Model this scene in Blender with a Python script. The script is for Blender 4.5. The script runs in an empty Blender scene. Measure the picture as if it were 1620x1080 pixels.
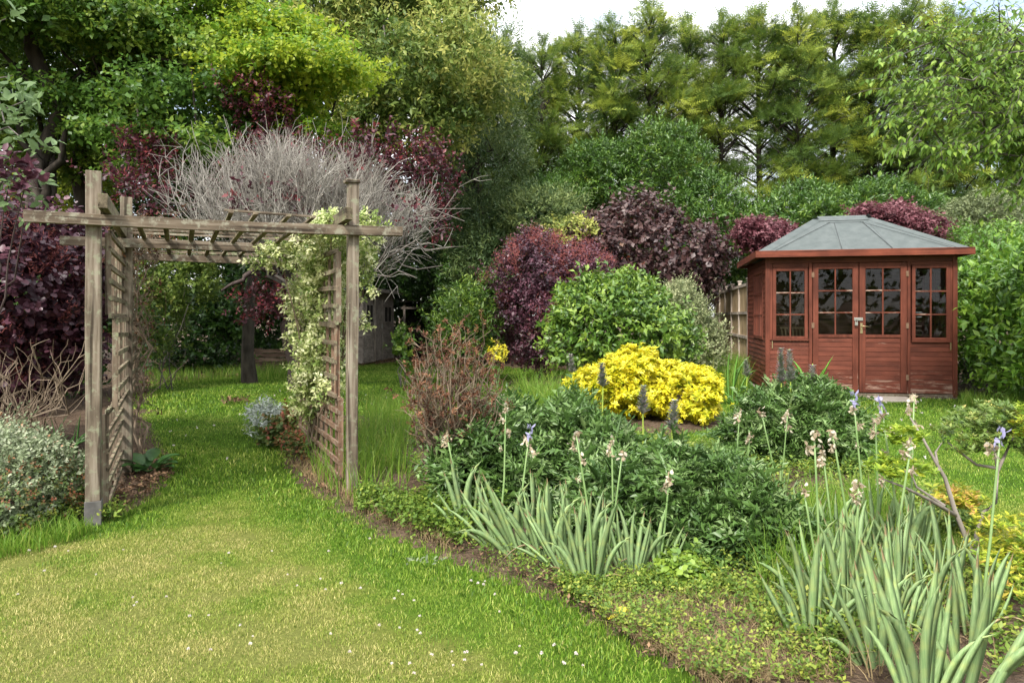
import bpy, math, random
import numpy as np
from mathutils import Vector, Matrix

# ------------------------------------------------------------------ camera, sky, sun, exposure
scene = bpy.context.scene
EYE = 1.35
cam_data = bpy.data.cameras.new('camera')
cam = bpy.data.objects.new('camera', cam_data)
scene.collection.objects.link(cam)
cam.location = (0, 0, EYE)
cam.rotation_euler = (math.radians(90), 0, 0)
cam_data.lens = 24
cam_data.sensor_width = 36
cam_data.shift_y = -40 / 1620
cam_data.clip_start = 0.05
cam_data.clip_end = 2000
scene.camera = cam

SUN_EL, SUN_AZ = math.radians(46), math.radians(205)     # azimuth clockwise from +Y (the view direction)
world = bpy.data.worlds.new('World')
scene.world = world
world.use_nodes = True
wn, wl = world.node_tree.nodes, world.node_tree.links
wn.clear()
w_out = wn.new('ShaderNodeOutputWorld')
w_bg = wn.new('ShaderNodeBackground')
w_bg.inputs['Strength'].default_value = 0.1
w_sky = wn.new('ShaderNodeTexSky')
w_sky.sky_type = 'NISHITA'
w_sky.sun_disc = False
w_sky.sun_elevation = SUN_EL
w_sky.sun_rotation = SUN_AZ
w_tc = wn.new('ShaderNodeTexCoord')
w_map = wn.new('ShaderNodeMapping')
w_map.inputs['Scale'].default_value = (1.0, 1.0, 2.6)
w_noise = wn.new('ShaderNodeTexNoise')
w_noise.inputs['Scale'].default_value = 2.3
w_noise.inputs['Detail'].default_value = 7
w_noise.inputs['Roughness'].default_value = 0.58
w_ramp = wn.new('ShaderNodeValToRGB')
w_ramp.color_ramp.elements[0].position = 0.40
w_ramp.color_ramp.elements[0].color = (0.2, 0.2, 0.2, 1)
w_ramp.color_ramp.elements[1].position = 0.56
w_ramp.color_ramp.elements[1].color = (1, 1, 1, 1)
w_mix = wn.new('ShaderNodeMixRGB')
w_mix.inputs['Color2'].default_value = (8.1, 8.1, 8.1, 1)
wl.new(w_tc.outputs['Generated'], w_map.inputs['Vector'])
wl.new(w_map.outputs['Vector'], w_noise.inputs['Vector'])
wl.new(w_noise.outputs['Fac'], w_ramp.inputs['Fac'])
wl.new(w_ramp.outputs['Color'], w_mix.inputs['Fac'])
wl.new(w_sky.outputs['Color'], w_mix.inputs['Color1'])
w_sep = wn.new('ShaderNodeSeparateXYZ')
w_gr = wn.new('ShaderNodeMapRange')            # overcast sky: the zenith is brighter than the horizon
w_gr.inputs['From Min'].default_value = 0; w_gr.inputs['From Max'].default_value = 1
w_gr.inputs['To Min'].default_value = 0.42; w_gr.inputs['To Max'].default_value = 1.25
w_mul = wn.new('ShaderNodeMixRGB'); w_mul.blend_type = 'MULTIPLY'; w_mul.inputs['Fac'].default_value = 1
wl.new(w_tc.outputs['Generated'], w_sep.inputs[0])
wl.new(w_sep.outputs['Z'], w_gr.inputs['Value'])
wl.new(w_mix.outputs['Color'], w_mul.inputs['Color1'])
wl.new(w_gr.outputs[0], w_mul.inputs['Color2'])
wl.new(w_mul.outputs['Color'], w_bg.inputs['Color'])
wl.new(w_bg.outputs['Background'], w_out.inputs['Surface'])

sun_data = bpy.data.lights.new('sun', 'SUN')
sun = bpy.data.objects.new('sun', sun_data)
scene.collection.objects.link(sun)
sun_data.energy = 1.5
sun_data.angle = math.radians(10)
sun_data.color = (1.0, 0.95, 0.87)
_sd = Vector((math.sin(SUN_AZ) * math.cos(SUN_EL), math.cos(SUN_AZ) * math.cos(SUN_EL), math.sin(SUN_EL)))
sun.rotation_euler = _sd.to_track_quat('Z', 'Y').to_euler()
sun.location = (0, 0, 30)

scene.view_settings.view_transform = 'Standard'
scene.view_settings.look = 'None'
scene.view_settings.exposure = 2.0
scene.view_settings.gamma = 1
scene.view_settings.use_curve_mapping = False
scene.render.engine = 'CYCLES'
scene.cycles.max_bounces = 6
scene.cycles.diffuse_bounces = 4
scene.cycles.transparent_max_bounces = 12
scene.cycles.use_denoising = True

# ------------------------------------------------------------------ helpers
col = scene.collection
rng = np.random.default_rng(11)
random.seed(5)


def at(px, py, Y):
    """World point seen at photograph pixel (px, py) and at distance Y in front of the camera."""
    return np.array([(px - 810) / 1080 * Y, Y, EYE - (py - 500) / 1080 * Y])


def gd(px, py):
    """Point on the ground seen at a photograph pixel."""
    Y = EYE * 1080 / (py - 500)
    return np.array([(px - 810) / 1080 * Y, Y, 0.0])


def norm(a):
    return a / np.maximum(np.linalg.norm(a, axis=-1, keepdims=True), 1e-9)


def tag(o, label=None, cat=None, group=None, kind=None):
    if label: o['label'] = label
    if cat: o['category'] = cat
    if group: o['group'] = group
    if kind: o['kind'] = kind
    return o


def link(o, parent=None):
    col.objects.link(o)
    if parent is not None:
        o.parent = parent
    return o


def thing(name, label, cat, loc=(0, 0, 0), rz=0, group=None):
    o = bpy.data.objects.new(name, None)
    o.empty_display_size = 0.1
    link(o)
    o.location = loc
    o.rotation_euler = (0, 0, rz)
    return tag(o, label, cat, group)


def mesh_np(name, V, F, mat, attrs=None, smooth=False):
    V = np.asarray(V, dtype=np.float32)
    F = np.asarray(F, dtype=np.int32)
    me = bpy.data.meshes.new(name)
    nf, k = F.shape
    me.vertices.add(len(V))
    me.vertices.foreach_set('co', V.ravel())
    me.loops.add(nf * k)
    me.loops.foreach_set('vertex_index', F.ravel())
    me.polygons.add(nf)
    me.polygons.foreach_set('loop_start', np.arange(0, nf * k, k, dtype=np.int32))
    if smooth:
        me.polygons.foreach_set('use_smooth', np.ones(nf, dtype=bool))
    me.update(calc_edges=True)
    for an, av in (attrs or {}).items():
        a = me.attributes.new(an, 'FLOAT', 'POINT')
        a.data.foreach_set('value', np.asarray(av, dtype=np.float32))
    if mat is not None:
        me.materials.append(mat)
    return me


def obj_np(name, V, F, mat, parent=None, attrs=None, smooth=False):
    return link(bpy.data.objects.new(name, mesh_np(name, V, F, mat, attrs, smooth)), parent)


class Geo:
    """Collects boxes, prisms and tubes into one mesh."""
    def __init__(self):
        self.v, self.f = [], []

    def add(self, vs, fs):
        b = len(self.v)
        self.v += [tuple(map(float, q)) for q in vs]
        self.f += [tuple(i + b for i in q) for q in fs]
        return self

    def box(self, a, b, jit=0.0):
        (x0, y0, z0), (x1, y1, z1) = a, b
        vs = [(x0, y0, z0), (x1, y0, z0), (x1, y1, z0), (x0, y1, z0), (x0, y0, z1), (x1, y0, z1), (x1, y1, z1), (x0, y1, z1)]
        if jit:
            vs = [tuple(c + random.uniform(-jit, jit) for c in q) for q in vs]
        return self.add(vs, [(0, 3, 2, 1), (4, 5, 6, 7), (0, 1, 5, 4), (1, 2, 6, 5), (2, 3, 7, 6), (3, 0, 4, 7)])

    def beam(self, p, q, w, h, jit=0.0, segs=1, bow=0.0):
        """Rectangular bar from p to q; w across (horizontal), h in height."""
        p, q = Vector(p), Vector(q)
        d = (q - p)
        z = Vector((0, 0, 1)) if abs(d.normalized().z) < .9 else Vector((0, 1, 0))
        s = d.cross(z).normalized()
        u = s.cross(d).normalized()
        rings = []
        for i in range(segs + 1):
            c = p + d * (i / segs) + u * bow * math.sin(math.pi * i / segs)
            j = lambda: random.uniform(-jit, jit)
            rings.append([c + s * (w / 2 + j()) + u * (h / 2 + j()), c - s * (w / 2 + j()) + u * (h / 2 + j()),
                          c - s * (w / 2 + j()) - u * (h / 2 + j()), c + s * (w / 2 + j()) - u * (h / 2 + j())])
        vs = [v for r in rings for v in r]
        fs = [(0, 1, 2, 3), tuple(reversed(range(4 * segs, 4 * segs + 4)))]
        for i in range(segs):
            for k in range(4):
                a, b = i * 4 + k, i * 4 + (k + 1) % 4
                fs.append((a, a + 4, b + 4, b))
        return self.add(vs, fs)

    def tube(self, pts, rad, sides=8):
        pts = [Vector(p) for p in pts]
        n = len(pts)
        if not hasattr(rad, '__len__'): rad = [rad] * n
        vs, fs = [], []
        ref = Vector((0.3, 0.2, 1)).normalized()
        for i, p in enumerate(pts):
            t = (pts[min(i + 1, n - 1)] - pts[max(i - 1, 0)]).normalized()
            r = ref if abs(t.dot(ref)) < .95 else Vector((1, 0, 0))
            s = t.cross(r).normalized(); u = s.cross(t)
            for k in range(sides):
                a = 2 * math.pi * k / sides
                vs.append(p + (s * math.cos(a) + u * math.sin(a)) * rad[i])
        for i in range(n - 1):
            for k in range(sides):
                a, b = i * sides + k, i * sides + (k + 1) % sides
                fs.append((a, b, b + sides, a + sides))
        fs.append(tuple(reversed(range(sides))))
        fs.append(tuple(range((n - 1) * sides, n * sides)))
        return self.add(vs, fs)

    def build(self, name, mat, parent=None, bevel=0.0, smooth=False):
        me = bpy.data.meshes.new(name)
        me.from_pydata(self.v, [], self.f)
        if smooth:
            for p in me.polygons: p.use_smooth = True
        me.materials.append(mat)
        me.update()
        o = link(bpy.data.objects.new(name, me), parent)
        if bevel:
            m = o.modifiers.new('soft_edges', 'BEVEL')
            m.width = bevel; m.segments = 2; m.limit_method = 'ANGLE'
        return o


def tubes_np(P, R, sides=3):
    """Batch of tubes. P (n,k,3), R (n,k). Returns V, F (triangles)."""
    n, k, _ = P.shape
    T = np.empty_like(P)
    T[:, 1:-1] = P[:, 2:] - P[:, :-2]
    T[:, 0] = P[:, 1] - P[:, 0]
    T[:, -1] = P[:, -1] - P[:, -2]
    T = norm(T)
    ref = norm(rng.normal(size=(n, 1, 3)))
    S = norm(np.cross(T, ref)); U = np.cross(S, T)
    a = np.arange(sides) * 2 * np.pi / sides
    V = P[:, :, None] + R[:, :, None, None] * (S[:, :, None] * np.cos(a)[:, None] + U[:, :, None] * np.sin(a)[:, None])
    V = V.reshape(-1, 3)
    i = np.arange(k - 1)[:, None] * sides
    s0 = np.arange(sides)[None]; s1 = (s0 + 1) % sides
    A, B = (i + s0).ravel(), (i + s1).ravel()
    f = np.concatenate([np.stack([A, B, B + sides], 1), np.stack([A, B + sides, A + sides], 1)])
    F = (f[None] + (np.arange(n) * k * sides)[:, None, None]).reshape(-1, 3)
    return V, F


def curve_pts(a, b, k=6, lift=0.0, wob=0.05):
    """k points from every a to every b, bowed upwards and wobbling."""
    n = len(a)
    t = np.linspace(0, 1, k)[None, :, None]
    P = a[:, None] * (1 - t) + b[:, None] * t
    L = np.linalg.norm(b - a, axis=1)[:, None, None]
    P[:, :, 2:] += lift * L * 4 * t * (1 - t)
    w = rng.normal(size=(n, k, 3)) * wob * L
    w[:, 0] = 0; w[:, -1] = 0
    return P + w


# ---- leaf shapes: columns are along, across, up (fractions of length / width / length)
def tm(v, f): return np.array(v, dtype=float), np.array(f, dtype=int)
T_DIA = tm([(0, 0, 0), (.45, .5, .05), (1, 0, -.06), (.45, -.5, .05)], [(0, 2, 1), (0, 3, 2)])
T_OVAL = tm([(0, 0, 0), (.28, .42, .06), (.66, .42, .04), (1, 0, -.1), (.66, -.42, .04), (.28, -.42, .06), (.5, 0, -.02)],
            [(0, 6, 1), (1, 6, 2), (2, 6, 3), (3, 6, 4), (4, 6, 5), (5, 6, 0)])
T_LEAF = tm([(0, 0, 0), (.45, .46, .06), (1, 0, -.12), (.45, -.46, .06), (.5, 0, -.01)], [(0, 4, 1), (1, 4, 2), (2, 4, 3), (3, 4, 0)])
T_ROUND = tm([(0, 0, 0), (.2, .45, .05), (.62, .5, .08), (.98, .2, .0), (.98, -.2, .0), (.62, -.5, .08), (.2, -.45, .05)],
             [(0, 2, 1), (0, 3, 2), (0, 4, 3), (0, 5, 4), (0, 6, 5)])
T_STAR = tm([(0, 0, 0), (.3, .6, .0), (.42, .16, .03), (1, 0, -.08), (.42, -.16, .03), (.3, -.6, 0), (.12, 0, .02)],
            [(0, 2, 1), (0, 4, 2), (2, 4, 3), (0, 5, 4)])


def t_pinnate(pairs=7, lobe=.26, droop=.25, wid=.34):
    v, f = [], []
    def q(a, b, c, d):
        i = len(v); v.extend([a, b, c, d]); f.extend([(i, i + 1, i + 2), (i, i + 2, i + 3)])
    zz = lambda t: .18 * t - droop * t * t
    for i in range(pairs):
        t = .16 + .74 * i / (pairs - 1)
        l = lobe * math.sin(math.pi * (.22 + .7 * t)) + .05
        for s in (-1, 1):
            q((t, .02 * s, zz(t)), (t + .10, s * l * .55 / wid * .5, zz(t) + .03), (t + .19, s * l / wid * .5, zz(t) - .02), (t + .03, s * l * .6 / wid * .5, zz(t) + .02))
    q((0, .03, 0), (.5, .05, zz(.5)), (1.05, 0, zz(1.05)), (.5, -.05, zz(.5)))
    return np.array(v, float), np.array(f, int)
T_ACAN = t_pinnate(5, .40, .45, .34)
def rough_leaf(seed):
    r_ = np.random.default_rng(seed); v, f = T_ACAN
    return v + r_.normal(size=v.shape) * [.03, .07, .05], f
T_ACANS = [rough_leaf(i) for i in range(5)]
T_SPRAY = t_pinnate(5, .30, .22)


def t_fan(k, spread=1.0, w=.1, droop=.2):
    """A spray: narrow strips fanning out of one point."""
    v, f = [], []
    for i in range(k):
        a = (i / (k - 1) - .5) * spread * 2
        l = 1 - .35 * abs(i / (k - 1) - .5) * 2
        c, s = math.cos(a), math.sin(a)
        i0 = len(v)
        v += [(0, 0, 0), (c * l * .5 - s * w, s * l * .5 + c * w, .05), (c * l, s * l, -droop * l), (c * l * .5 + s * w, s * l * .5 - c * w, .05)]
        f += [(i0, i0 + 1, i0 + 2), (i0, i0 + 2, i0 + 3)]
    return np.array(v, float), np.array(f, int)


def place(tmpl, P, D, N, L, W, tint):
    """Copies of a leaf shape at P pointing along D with upper side N -> V, F, tint."""
    tv, tf = tmpl
    D = norm(D); S = norm(np.cross(N, D)); U = np.cross(D, S)
    L = np.broadcast_to(L, (len(P),)); W = np.broadcast_to(W, (len(P),))
    V = (P[:, None] + tv[None, :, 0:1] * L[:, None, None] * D[:, None]
         + tv[None, :, 1:2] * W[:, None, None] * S[:, None] + tv[None, :, 2:3] * L[:, None, None] * U[:, None])
    F = (tf[None] + (np.arange(len(P)) * len(tv))[:, None, None]).reshape(-1, 3)
    return V.reshape(-1, 3), F, np.repeat(np.clip(tint, 0, 1), len(tv))


class Bag:
    def __init__(self): self.V, self.F, self.T, self.n = [], [], [], 0
    def add(self, V, F, T):
        self.V.append(V); self.F.append(F + self.n); self.T.append(T); self.n += len(V)
        return self
    def mesh(self, name, mat):
        return mesh_np(name, np.concatenate(self.V), np.concatenate(self.F), mat, {'tint': np.concatenate(self.T)})
    def build(self, name, mat, parent=None):
        return link(bpy.data.objects.new(name, self.mesh(name, mat)), parent)


def B(x0, y0, x1, y1, Y, ry=None):
    """Ellipsoid filling a pixel box of the photograph at distance Y."""
    a, b = at(x0, y1, Y), at(x1, y0, Y)
    c = (a + b) / 2
    rx, rz = (b[0] - a[0]) / 2, (b[2] - a[2]) / 2
    return (c[0], Y, c[2], rx, ry if ry else rx, rz)


def shell(blobs, n, lo=.82, hi=1.04, zmin=.03, back=.4, lump=.12, cut=.8):
    """n points near the surface of a union of ellipsoids, with outward normals."""
    b = np.array(blobs, float)
    area = (b[:, 3] * b[:, 4] + b[:, 3] * b[:, 5] + b[:, 4] * b[:, 5])
    out_p, out_n, out_i, got = [], [], [], 0
    for _ in range(12):
        m = int((n - got) * 2.2) + 20
        i = rng.choice(len(b), m, p=area / area.sum())
        d = norm(rng.normal(size=(m, 3)))
        ph = b[i, 0] * 3.1 + b[i, 1] * 1.7
        lu = 1 + lump * (np.sin(d[:, 0] * 5 + ph) * np.cos(d[:, 2] * 6 + ph) + .6 * np.sin(d[:, 0] * 11 + d[:, 2] * 9 + ph * 2))
        r = rng.uniform(lo, hi, m) * lu
        p = b[i, :3] + d * r[:, None] * b[i, 3:]
        nn = norm(d / b[i, 3:])
        ok = p[:, 2] > zmin
        facing = (nn * norm(np.array([0, 0, EYE]) - p)).sum(1)
        ok &= (facing > -.15) | (nn[:, 2] > .5) | (rng.random(m) < back)
        if len(b) > 1 and cut:
            for j in range(len(b)):
                q = ((p - b[j, :3]) / b[j, 3:])
                ok &= (np.sum(q * q, 1) > cut * cut) | (i == j)
        out_p.append(p[ok]); out_n.append(nn[ok]); out_i.append(i[ok]); got += ok.sum()
        if got >= n: break
    shell.last = np.concatenate(out_i)[:n]
    return np.concatenate(out_p)[:n], np.concatenate(out_n)[:n]


def leafy(bag, P, N, k, tl, ll, lw, tmpl, up=.3, out=.8, rand=.4, splay=.8, flat=.6, tint=(.2, .8), tipt=.25, szv=.3, base=0.0, tb=0):
    """A twig with k leaves at every P."""
    n = len(P)
    if n == 0: return
    D = norm(N * out + np.array([0, 0, up]) + rng.normal(size=(n, 3)) * rand)
    X = norm(np.cross(D, norm(rng.normal(size=(n, 3))))); Y = np.cross(D, X)
    tw = rng.uniform(tint[0], tint[1], n) + tb
    sc = rng.uniform(1 - szv, 1 + szv, n)
    for j in range(k):
        t = base + (1 - base) * (j + .5) / k
        a = 2.4 * j + rng.normal(size=n) * .3
        rad = X * np.cos(a)[:, None] + Y * np.sin(a)[:, None]
        ld = norm(D * (1 - splay * .7) + rad * splay + rng.normal(size=(n, 3)) * .12)
        ln = norm(np.array([0, 0, flat]) + N * .5 + D * .3 * (1 - flat) + rng.normal(size=(n, 3)) * .35)
        p = P + D * (tl * t * sc)[:, None]
        s = sc * rng.uniform(.8, 1.2, n) * (1 - .25 * (t > .85))
        bag.add(*place(tmpl, p, ld, ln, ll * s, lw * s, tw + tipt * (t - .5) + rng.normal(size=n) * .08))


def sub_clumps(blob, n, size, flat=.5, seed=0, shellr=(.55, 1.0), front=True):
    """Small flattened clumps spread through a crown ellipsoid."""
    r = np.random.default_rng(seed)
    out = []
    while len(out) < n:
        d = norm(r.normal(size=3)); q = r.uniform(*shellr)
        c = np.array(blob[:3]) + d * q * np.array(blob[3:])
        if front and d[1] > .35 and r.random() < .6: continue
        if c[2] < .3: continue
        s = size * r.uniform(.6, 1.35)
        out.append((c[0], c[1], c[2], s, s, s * flat))
    return out


# ------------------------------------------------------------------ materials
def new_mat(name):
    m = bpy.data.materials.new(name)
    m.use_nodes = True
    n, l = m.node_tree.nodes, m.node_tree.links
    n.clear()
    out = n.new('ShaderNodeOutputMaterial')
    return m, n, l, out


def ramp(n, stops):
    r = n.new('ShaderNodeValToRGB')
    e = r.color_ramp.elements
    while len(e) < len(stops): e.new(.5)
    for i, (p, c) in enumerate(stops):
        e[i].position = p
        e[i].color = (*c, 1) if len(c) == 3 else c
    return r


def leaf_mat(name, stops, rough=.5, trans=.3, spec=.35, inst=False):
    m, n, l, out = new_mat(name)
    a = n.new('ShaderNodeAttribute'); a.attribute_name = 'tint'
    r = ramp(n, stops)
    if inst:
        a.attribute_type = 'INSTANCER'
        a2 = n.new('ShaderNodeAttribute'); a2.attribute_name = 'blade'
        ad = n.new('ShaderNodeMath'); ad.operation = 'ADD'
        l.new(a.outputs['Fac'], ad.inputs[0]); l.new(a2.outputs['Fac'], ad.inputs[1])
        l.new(ad.outputs[0], r.inputs['Fac'])
        hv = n.new('ShaderNodeHueSaturation'); vm = n.new('ShaderNodeMath'); vm.operation = 'MULTIPLY_ADD'; vm.inputs[1].default_value = 1.5; vm.inputs[2].default_value = 1.05
        l.new(a2.outputs['Fac'], vm.inputs[0]); l.new(vm.outputs[0], hv.inputs['Value']); l.new(r.outputs['Color'], hv.inputs['Color'])
        class _R: outputs = {'Color': hv.outputs['Color']}
        r = _R
    else:
        l.new(a.outputs['Fac'], r.inputs['Fac'])
    p = n.new('ShaderNodeBsdfPrincipled')
    p.inputs['Roughness'].default_value = rough
    p.inputs['Specular IOR Level'].default_value = spec
    t = n.new('ShaderNodeBsdfTranslucent')
    g = n.new('ShaderNodeGamma'); g.inputs['Gamma'].default_value = .88
    mx = n.new('ShaderNodeMixShader'); mx.inputs['Fac'].default_value = trans
    l.new(r.outputs['Color'], p.inputs['Base Color'])
    l.new(r.outputs['Color'], g.inputs['Color'])
    l.new(g.outputs['Color'], t.inputs['Color'])
    l.new(p.outputs[0], mx.inputs[1]); l.new(t.outputs[0], mx.inputs[2])
    l.new(mx.outputs[0], out.inputs['Surface'])
    return m


def bark_mat(name, c1, c2, scale=12, bump=.5, rough=.85):
    m, n, l, out = new_mat(name)
    tc = n.new('ShaderNodeTexCoord')
    mp = n.new('ShaderNodeMapping'); mp.inputs['Scale'].default_value = (1, 1, .3)
    no = n.new('ShaderNodeTexNoise'); no.inputs['Scale'].default_value = scale; no.inputs['Detail'].default_value = 6
    r = ramp(n, [(.3, c1), (.7, c2)])
    b = n.new('ShaderNodeBump'); b.inputs['Strength'].default_value = bump; b.inputs['Distance'].default_value = .02
    p = n.new('ShaderNodeBsdfPrincipled'); p.inputs['Roughness'].default_value = rough
    p.inputs['Specular IOR Level'].default_value = .2
    l.new(tc.outputs['Object'], mp.inputs[0]); l.new(mp.outputs[0], no.inputs['Vector'])
    l.new(no.outputs['Fac'], r.inputs['Fac']); l.new(r.outputs['Color'], p.inputs['Base Color'])
    l.new(no.outputs['Fac'], b.inputs['Height']); l.new(b.outputs[0], p.inputs['Normal'])
    l.new(p.outputs[0], out.inputs['Surface'])
    return m


def wood_mat(name, dark, mid, light, lichen=None, axis=2, scale=26, rough=.85, wear=None, wear_pos=.62, base_wear=0.0, crack=True):
    """Sawn wood: grain drawn out along one axis, cracks, knots, lichen or worn paint."""
    m, n, l, out = new_mat(name)
    tc = n.new('ShaderNodeTexCoord')
    oi = n.new('ShaderNodeObjectInfo')
    ad = n.new('ShaderNodeVectorMath'); ad.operation = 'ADD'
    cm = n.new('ShaderNodeCombineXYZ')
    ml = n.new('ShaderNodeMath'); ml.operation = 'MULTIPLY'; ml.inputs[1].default_value = 37
    l.new(oi.outputs['Random'], ml.inputs[0])
    for k in range(3): l.new(ml.outputs[0], cm.inputs[k])
    l.new(tc.outputs['Object'], ad.inputs[0]); l.new(cm.outputs[0], ad.inputs[1])
    mp = n.new('ShaderNodeMapping')
    sc = [1, 1, 1]; sc[axis] = .06
    mp.inputs['Scale'].default_value = sc
    l.new(ad.outputs[0], mp.inputs[0])
    g = n.new('ShaderNodeTexNoise'); g.inputs['Scale'].default_value = scale; g.inputs['Detail'].default_value = 8; g.inputs['Roughness'].default_value = .65
    l.new(mp.outputs[0], g.inputs['Vector'])
    r = ramp(n, [(.28, dark), (.5, mid), (.72, light)])
    l.new(g.outputs['Fac'], r.inputs['Fac'])
    cur = r.outputs['Color']
    big = n.new('ShaderNodeTexNoise'); big.inputs['Scale'].default_value = 3.2; big.inputs['Detail'].default_value = 6
    l.new(ad.outputs[0], big.inputs['Vector'])
    # blotches of tone
    hs = n.new('ShaderNodeMixRGB'); hs.blend_type = 'MULTIPLY'
    br = ramp(n, [(.3, (.5, .46, .42)), (.65, (1.1, 1.08, 1.04))])
    l.new(big.outputs['Fac'], br.inputs['Fac']); hs.inputs['Fac'].default_value = .8
    l.new(cur, hs.inputs['Color1']); l.new(br.outputs['Color'], hs.inputs['Color2'])
    cur = hs.outputs['Color']
    if lichen:
        ln = n.new('ShaderNodeTexNoise'); ln.inputs['Scale'].default_value = 17; ln.inputs['Detail'].default_value = 8; ln.inputs['Roughness'].default_value = .7
        l.new(ad.outputs[0], ln.inputs['Vector'])
        lr = ramp(n, [(.52, (0, 0, 0)), (.62, (.75, .75, .75))])
        l.new(ln.outputs['Fac'], lr.inputs['Fac'])
        mx = n.new('ShaderNodeMixRGB'); mx.inputs['Color2'].default_value = (*lichen, 1)
        l.new(lr.outputs['Color'], mx.inputs['Fac']); l.new(cur, mx.inputs['Color1'])
        cur = mx.outputs['Color']
    if wear:
        mp2 = n.new('ShaderNodeMapping'); sc2 = [1, 1, 1]; sc2[axis] = .12
        mp2.inputs['Scale'].default_value = sc2
        l.new(ad.outputs[0], mp2.inputs[0])
        wn_ = n.new('ShaderNodeTexNoise'); wn_.inputs['Scale'].default_value = 22; wn_.inputs['Detail'].default_value = 9; wn_.inputs['Roughness'].default_value = .72
        l.new(mp2.outputs[0], wn_.inputs['Vector'])
        fac = wn_.outputs['Fac']
        if base_wear:
            sx = n.new('ShaderNodeSeparateXYZ'); l.new(tc.outputs['Object'], sx.inputs[0])
            mr = n.new('ShaderNodeMapRange'); mr.inputs['From Min'].default_value = 0; mr.inputs['From Max'].default_value = .55
            mr.inputs['To Min'].default_value = base_wear; mr.inputs['To Max'].default_value = 0
            l.new(sx.outputs['Z'], mr.inputs['Value'])
            aa = n.new('ShaderNodeMath'); aa.operation = 'ADD'
            l.new(fac, aa.inputs[0]); l.new(mr.outputs[0], aa.inputs[1]); fac = aa.outputs[0]
        wr = ramp(n, [(wear_pos, (0, 0, 0)), (wear_pos + .07, (.85, .85, .85))])
        l.new(fac, wr.inputs['Fac'])
        mx = n.new('ShaderNodeMixRGB'); mx.inputs['Color2'].default_value = (*wear, 1)
        l.new(wr.outputs['Color'], mx.inputs['Fac']); l.new(cur, mx.inputs['Color1'])
        cur = mx.outputs['Color']
    if crack:
        mp3 = n.new('ShaderNodeMapping'); sc3 = [1, 1, 1]; sc3[axis] = .035
        mp3.inputs['Scale'].default_value = sc3
        l.new(ad.outputs[0], mp3.inputs[0])
        ck = n.new('ShaderNodeTexNoise'); ck.inputs['Scale'].default_value = 30; ck.inputs['Detail'].default_value = 3
        l.new(mp3.outputs[0], ck.inputs['Vector'])
        cr = ramp(n, [(.36, (.18, .15, .13)), (.43, (1, 1, 1))])
        l.new(ck.outputs['Fac'], cr.inputs['Fac'])
        mx = n.new('ShaderNodeMixRGB'); mx.blend_type = 'MULTIPLY'; mx.inputs['Fac'].default_value = .8
        l.new(cur, mx.inputs['Color1']); l.new(cr.outputs['Color'], mx.inputs['Color2'])
        cur = mx.outputs['Color']
    b = n.new('ShaderNodeBump'); b.inputs['Strength'].default_value = .6; b.inputs['Distance'].default_value = .004
    l.new(g.outputs['Fac'], b.inputs['Height'])
    p = n.new('ShaderNodeBsdfPrincipled'); p.inputs['Roughness'].default_value = rough
    p.inputs['Specular IOR Level'].default_value = .25
    l.new(cur, p.inputs['Base Color']); l.new(b.outputs[0], p.inputs['Normal'])
    l.new(p.outputs[0], out.inputs['Surface'])
    return m


def plain_mat(name, c, rough=.6, metal=0.0, noise=0.0, c2=None, scale=20, bump=0.0):
    m, n, l, out = new_mat(name)
    p = n.new('ShaderNodeBsdfPrincipled')
    p.inputs['Roughness'].default_value = rough; p.inputs['Metallic'].default_value = metal
    tc = n.new('ShaderNodeTexCoord')
    no = n.new('ShaderNodeTexNoise'); no.inputs['Scale'].default_value = scale; no.inputs['Detail'].default_value = 8
    no.inputs['Roughness'].default_value = .65
    l.new(tc.outputs['Object'], no.inputs['Vector'])
    r = ramp(n, [(.35, c), (.65, c2 or tuple(x * .75 for x in c))])
    l.new(no.outputs['Fac'], r.inputs['Fac']); l.new(r.outputs['Color'], p.inputs['Base Color'])
    if bump:
        b = n.new('ShaderNodeBump'); b.inputs['Strength'].default_value = bump; b.inputs['Distance'].default_value = .01
        l.new(no.outputs['Fac'], b.inputs['Height']); l.new(b.outputs[0], p.inputs['Normal'])
    l.new(p.outputs[0], out.inputs['Surface'])
    return m


def glass_mat(name):
    m, n, l, out = new_mat(name)
    t = n.new('ShaderNodeBsdfTransparent'); t.inputs['Color'].default_value = (.82, .86, .84, 1)
    g = n.new('ShaderNodeBsdfGlossy'); g.inputs['Roughness'].default_value = .02
    lw = n.new('ShaderNodeFresnel'); lw.inputs['IOR'].default_value = 1.55
    mx = n.new('ShaderNodeMixShader')
    l.new(lw.outputs[0], mx.inputs['Fac']); l.new(t.outputs[0], mx.inputs[1]); l.new(g.outputs[0], mx.inputs[2])
    l.new(mx.outputs[0], out.inputs['Surface'])
    return m


M = {}
M['beech'] = leaf_mat('beech_leaf', [(0, (.04, .095, .015)), (.5, (.09, .19, .022)), (1, (.24, .33, .04))], .42, .4)
M['lime'] = leaf_mat('lime_green_leaf', [(0, (.06, .14, .012)), (.5, (.15, .28, .018)), (1, (.36, .43, .03))], .45, .45)
M['golden'] = leaf_mat('golden_leaf', [(0, (.065, .12, .02)), (.5, (.17, .235, .04)), (1, (.48, .48, .12))], .5, .4)
M['conifer'] = leaf_mat('conifer_spray', [(0, (.032, .068, .013)), (.45, (.085, .150, .022)), (.75, (.20, .275, .036)), (1, (.37, .42, .05))], .6, .28)
M['willow'] = leaf_mat('fine_green_leaf', [(0, (0.043, 0.083, 0.027)), (.5, (0.093, 0.150, 0.045)), (1, (0.204, 0.255, 0.075))], .5, .3)
M['laurel_dark'] = leaf_mat('dark_laurel_leaf', [(0, (0.025, 0.057, 0.012)), (.5, (0.054, 0.128, 0.021)), (1, (0.144, 0.240, 0.038))], .35, .25, .5)
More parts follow.
